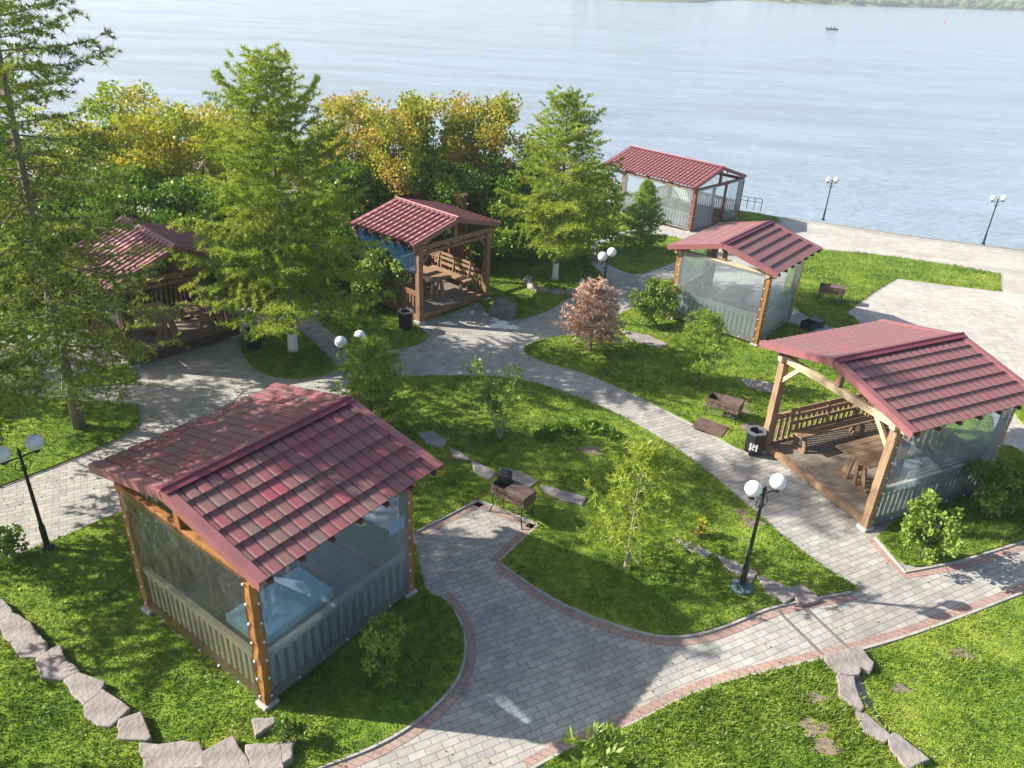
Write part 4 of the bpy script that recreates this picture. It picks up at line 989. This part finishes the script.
# autumn trees on the river bank: (px of the crown middle, world y, px y of the top, radius, material, label)
G = 'broadleaf trees along the river bank'
bt = [(110,29.5,84,2.3,'yellow','rusty-topped yellow tree right of the tall larch crown'),
 (165,28.5,98,2.2,'yellow','yellow-orange tree behind the leftmost roof'),
 (215,31.0,104,2.2,'autumn','orange-tipped tree just left of the big larch'),
 (340,31.0,96,2.0,'autumn','yellow and rust tree right of the big larch'),
 (395,30.0,92,2.3,'autumn','golden tree behind the creeper pavilion'),
 (440,31.0,84,2.2,'autumn','tallest golden-brown tree right of the creeper pavilion ridge'),
 (490,31.5,92,2.1,'autumn','golden tree beside the bright ringed larch'),
 (30,27.0,150,2.4,'yellow','yellow-green tree behind the tall left larch'),
 (-45,27.0,120,2.6,'green','green tree at the left frame edge behind the tall larch')]
for i, (px, Yw, ty, rc, mt, lab) in enumerate(bt):
    p = atY(px, ty, Yw); zb = float(terr(p.x, Yw)); broadleaf('autumn_tree', (p.x, Yw, zb), p.z-zb, rc, lab, 'tree', 60+i, mt, 95, .2, .1, 150, (.13,.045), G, clump_r=(.35,.62))
G2 = 'green undergrowth behind the pavilions'
ub = [(60,24.5,205,1.9,'green','dark green bush behind the leftmost pavilion roof corner'), (120,25.5,165,2.0,'green','green bush filling the gap above the leftmost ridge'), (190,25.0,170,2.0,'green','fresh green bush right of the leftmost ridge'),
 (245,25.5,178,1.8,'green','green bush behind the brick chimney by the larch'), (330,28.0,165,1.8,'green','dark green bush right behind the big larch'), (365,29.0,160,1.7,'green','green bush above the creeper pavilion eave'),
 (425,29.0,150,1.8,'green','green bush behind the creeper pavilion ridge'), (480,29.0,160,1.9,'green','green bush right of the creeper pavilion chimney'), (525,31.0,165,1.6,'green','green bush left behind the ringed larch'),
 (595,34.0,165,1.5,'larch_dark','dark bush between the ringed larch and riverside pavilion'), (10,23.5,225,1.8,'green','green bush at the left frame edge'), (320,24.5,225,1.1,'green','low dark bush left of the creeper pavilion'), (-30,25,190,2,'green','green bush just off the left edge')]
for i, (px, Yw, ty, rc, mt, lab) in enumerate(ub):
    p = atY(px, ty, Yw); zb = float(terr(p.x, Yw)); broadleaf('bush', (p.x, Yw, zb), p.z-zb, rc, lab, 'bush', 80+i, mt, 70, .02, .06, 150, (.13,.045), G2, clump_r=(.35,.6))
# shrubs
def shrub(px, ty, rc, label, mat, seed, n=26, per=85, leaf=(.085,.03), name='shrub', tx=None, cr=(.12,.24), spk=.3, Hm=None):
    b = at(*px, dz=.03); H = Hm or top_at(b, tx or px[0], ty); return broadleaf(name, b, H, rc, label, 'shrub', seed, mat, n, .12, .02, per, leaf, None, clump_r=cr, stems=5, spiky=spk)
shrub((655,326), 280, .72, 'pale lime-leaved shrub at the left post of the middle pavilion', 'lime', 101, 50, 90)
shrub((383,676), 612, .33, 'lime-leaved shrub growing by the right wall of the nearest pavilion', 'lime', 102, 26, 60, (.07,.026), cr=(.08,.16))
shrub((922,560), 498, .55, 'large-leaved yellow-green shrub at the near corner of the open pavilion', 'lime', 103, 30, 60, (.09,.034), cr=(.08,.17))
shrub((985,520), 458, .6, 'tangled green shrub at the right end of the open pavilion', 'weed', 104, 36, 80, (.08,.03))
shrub((1012,505), 468, .5, 'small weedy shrub at the right frame edge', 'weed', 105, 26, 80, (.08,.03))
shrub((590,782), 727, .30, 'upright weed with long leaves at the bottom frame edge', 'lime', 106, 12, 30, (.16,.03), cr=(.08,.14), spk=.9)
shrub((12,556), 533, .28, 'small weed clump at the left frame edge near the lamp', 'weed', 107, 12, 40, (.08,.03))
shrub((699,538), 517, .13, 'tiny yellow seedling on the centre lawn', 'yellow', 108, 7, 20, (.07,.03), cr=(.05,.09))
shrub((288,745), 722, .22, 'weedy sprout beside the pale broken stone', 'weed', 109, 10, 36, (.07,.025), cr=(.07,.12))
shrub((585,268), 248, .45, 'light green shrub right of the ringed larch', 'weed', 110, 20, 40)

# thin birch saplings in the centre lawn
b = at(500,440); r = np.random.default_rng(5); root = empty('birch_sapling', b); tag(root, 'thin multi-stemmed birch sapling with sparse leaves in the centre lawn', 'sapling')
tk = MB(); Cs = []; Ds = []
for (px, py, nn) in ((480,362,5),(516,372,3),(478,385,3),(500,402,3),(470,372,2)):
    h_ = top_at(b, px, py); tp = atY(px, py, b.y+r.uniform(-.3,.3)); tp = Vector((tp.x-b.x, tp.y-b.y, tp.z-b.z)); tk.tube([(0,0,0), tuple(tp*.5+Vector((.04,0,.08))), tuple(tp)], [.016,.011,.005], 6)
    for k in range(nn*3):
        f = r.uniform(.45,1.0); c = np.array(tp*f)+r.normal(0,.11,3); n = 15; v = unit(r.normal(size=(n,3))); Cs.append(c+v*r.uniform(.02,.13,(n,1))); Ds.append(unit(v+r.normal(0,.5,(n,3))))
Cs = np.concatenate(Cs); Ds = np.concatenate(Ds); leaves('foliage', Cs, Ds, 0.1*np.ones(len(Cs)), .036*np.ones(len(Cs)), M['lime'], root, r, False); tk.build('stem', M['bark_pale'], root)
# creeper over the arch
ctr = []; gB = GZ['B']; b = at(374,306); r = np.random.default_rng(9)
for px, py in ((362,316),(360,302),(359,288),(362,275),(367,264),(374,256),(383,253),(392,258),(398,266),(400,278),(397,292),(372,300),(376,284),(384,272),(388,286),(366,322),(380,268),(392,275),(370,270)):
    p = atY(px, py, b.y-.45+r.uniform(-.25,.25)); ctr.append((p.x-b.x, p.y-b.y, max(.1, p.z-b.z)))
broadleaf('creeper', b, 2.0, .6, 'leafy creeper arching over the railing of the open brown pavilion', 'creeper', 120, 'lime', ctr=ctr, per=170, leaf=(.12,.045), clump_r=(.2,.34), stems=2, trunk_r=.03)
# low ground plants in the centre lawn
r = np.random.default_rng(77)
for i, (px, py) in enumerate(((560,430),(585,428),(605,436),(545,438))):
    shrub((px, py), py-5, .24, 'low dark leafy patch on the centre lawn, %s' % ['second from the left','third from the left','rightmost, nearest the curved path','leftmost'][i], 'green', 130+i, 10, 45, (.08,.03), name='ground_plant', cr=(.08,.14), Hm=.14)
# ------------------------------------------------------------------ river details
p = atz(832,30,WZ); root = empty('rowing_boat', p, R(10)); root.scale = (.75,.75,.75); tag(root, 'small dark boat with people far out on the river', 'boat')
s = 2.2
mb = MB(); k = 9; V = []
for i in range(k):
    t = i/(k-1)*2-1; w = (1-abs(t)**2.5)*.8+.05; V += [(t*3, -w, .6+.15*t*t), (t*3, -w*.6, 0), (t*3, w*.6, 0), (t*3, w, .6+.15*t*t)]
mb.add(V, [(i*4+j, (i+1)*4+j, (i+1)*4+j+1, i*4+j+1) for i in range(k-1) for j in range(3)]); mb.build('hull', M['black_metal'], root).modifiers.new('t','SOLIDIFY').thickness = .06
mb = MB(); mb.box((-1,0,.45), (.3,1.2,.06)); mb.box((1,0,.45), (.3,1.2,.06)); mb.box((-3.0,0,.8), (.35,.4,.7)); mb.build('thwart', M['wood_dark'], root)
for i, (x, lab) in enumerate(((-.9,'seated person in dark clothes at the stern of the far boat'), (.9,'seated person in dark clothes at the bow of the far boat'))):
    mb = MB(); mb.lathe([(.0,0),(.28,.0),(.30,.2),(.24,.45),(.30,.75),(.22,.9),(.08,.96),(.08,1.04),(.14,1.12),(.15,1.24),(.09,1.35),(0,1.38)], n=12)
    mb.tube([(0,.28,.78),(.25,.34,.5),(.5,.2,.45)], [.08,.06,.045], 8); mb.tube([(0,-.28,.78),(.25,-.34,.5),(.5,-.2,.45)], [.08,.06,.045], 8); mb.tube([(.05,.12,.1),(.5,.14,.15),(.6,.14,-.25)], [.12,.09,.06], 8); mb.tube([(.05,-.12,.1),(.5,-.14,.15),(.6,-.14,-.25)], [.12,.09,.06], 8)
    o = mb.build('person', M['cloth_dark'] if 'cloth_dark' in M else M['black_metal'], smooth=True); o.location = p+Vector((x*math.cos(R(10)), x*math.sin(R(10)), .5))*.75; o.location = p+Vector((x*.75, x*.13, .35)); o.scale = (.75,.75,.75); o.rotation_euler = (0,0,R(10)); tag(o, lab, 'person')
p = atz(945,23,WZ); mb = MB(); mb.lathe([(.5,-.3),(.55,.1),(.3,.35),(.12,1.0),(.2,1.1),(.0,1.3)], n=12); o = mb.build('river_buoy', M['red_paint']); o.location = p; tag(o, 'tiny red buoy far out on the river', 'buoy')
# small mooring rail by the riverside pavilion
pa, pb_ = at(740,203), at(752,205); root = empty('metal_railing', pa); tag(root, 'short grey pipe railing on the embankment behind the riverside pavilion', 'railing')
root.rotation_euler = (0,0,math.atan2(pb_.y-pa.y, pb_.x-pa.x)); Lr = 1.3
mb = MB(); 
for x in (0, Lr/3, 2*Lr/3, Lr): mb.tube([(x,0,-.3),(x,0,.45)], .03, 6)
mb.build('post', M['plastic_grey'], root); mb = MB()
for z in (.22, .45): mb.tube([(0,0,z),(Lr,0,z)], .025, 6)
mb.build('rail', M['plastic_grey'], root)
# fallen leaves
r = np.random.default_rng(55); n = 2600; cc = np.array([(-9,13),(-5,19),(1,22),(-2,14),(3,14),(-7,8),(6,17),(0,10)]); k = r.integers(0, len(cc), n)
P = cc[k]+r.normal(0, 2.6, (n,2)); P = P[~in_gazebo(P, .1)]; P = P[P[:,1] > 4]; n = len(P); z = terr(P[:,0], P[:,1])+.055
az = r.uniform(0, 6.28, n); D_ = np.c_[np.cos(az), np.sin(az), r.uniform(-.05,.35,n)]; D_ = unit(D_); Sd = np.c_[-np.sin(az), np.cos(az), r.uniform(-.3,.3,n)]; ln = r.uniform(.03,.06,n)[:,None]
C0 = np.c_[P, z]; V = np.empty((n,4,3)); V[:,0] = C0; V[:,1] = C0+D_*ln*.5+Sd*ln*.35; V[:,2] = C0+D_*ln; V[:,3] = C0+D_*ln*.5-Sd*ln*.35
M['litter'] = leaf_mat('fallen_leaf', [(.1, (.20,.12,.04)), (.5, (.38,.27,.07)), (.9, (.50,.42,.10))], 3, .2, .9)
tag(np_mesh('fallen_leaves', V.reshape(-1,3), np.arange(n*4).reshape(-1,4), M['litter']), 'scattered small fallen leaves on lawns and paving', 'leaves', kind='stuff')
# far bank wood
r = np.random.default_rng(31)
def far_bushes():
    Vs, Fs = [], []; k = 0
    for i in range(420):
        px = r.uniform(575, 1120) if i % 2 else r.uniform(850,1120); base = None
        if 712 < px < 752: continue
        j = np.interp(px, [590,700,712,740,775,850,930,985,1060], [-1,3,1,.5,3,6,8,10,12]); p = atz(px, j, WZ); d = r.uniform(4, 60)**1.0; p = p*(1+d/p.length) ; s = r.uniform(1.2,3.2)*(1.0 if d > 8 else .7)
        bm = bmesh.new(); bmesh.ops.create_icosphere(bm, subdivisions=2, radius=1)
        v = np.array([q.co[:] for q in bm.verts]); f = np.array([[q.index for q in g.verts] for g in bm.faces]); bm.free()
        v *= (1+r.uniform(-.35,.3,(len(v),1))); v = v*[s*1.3, s, s*.9]+[p.x, p.y, WZ+1.5+min(d*.05,3)+s*.4]
        Vs.append(v); Fs.append(f+k); k += len(v)
    o = np_mesh('far_wood', np.concatenate(Vs), np.concatenate(Fs), M['far_leaf']); tag(o, 'low bushes and trees along the far river bank', 'bushes', kind='stuff')
M['far_leaf'] = simple('far_foliage', (.12,.14,.04), (.05,.08,.03), .95, .15, .6)
far_bushes()
# haze
m, t, o_ = new_mat('pale_haze'); pv = N(t, 'VolumePrincipled'); pv.inputs['Color'].default_value = (.86,.91,.97,1); pv.inputs['Density'].default_value = .0006; pv.inputs['Anisotropy'].default_value = .2; t.links.new(pv.outputs[0], o_.inputs['Volume'])
HAZE = True
if HAZE:
    mb = MB(); mb.box((0, 1400, 15), (4200, 3000, 46)); o = mb.build('haze', m); tag(o, 'thin pale haze over the river', 'haze', kind='stuff')
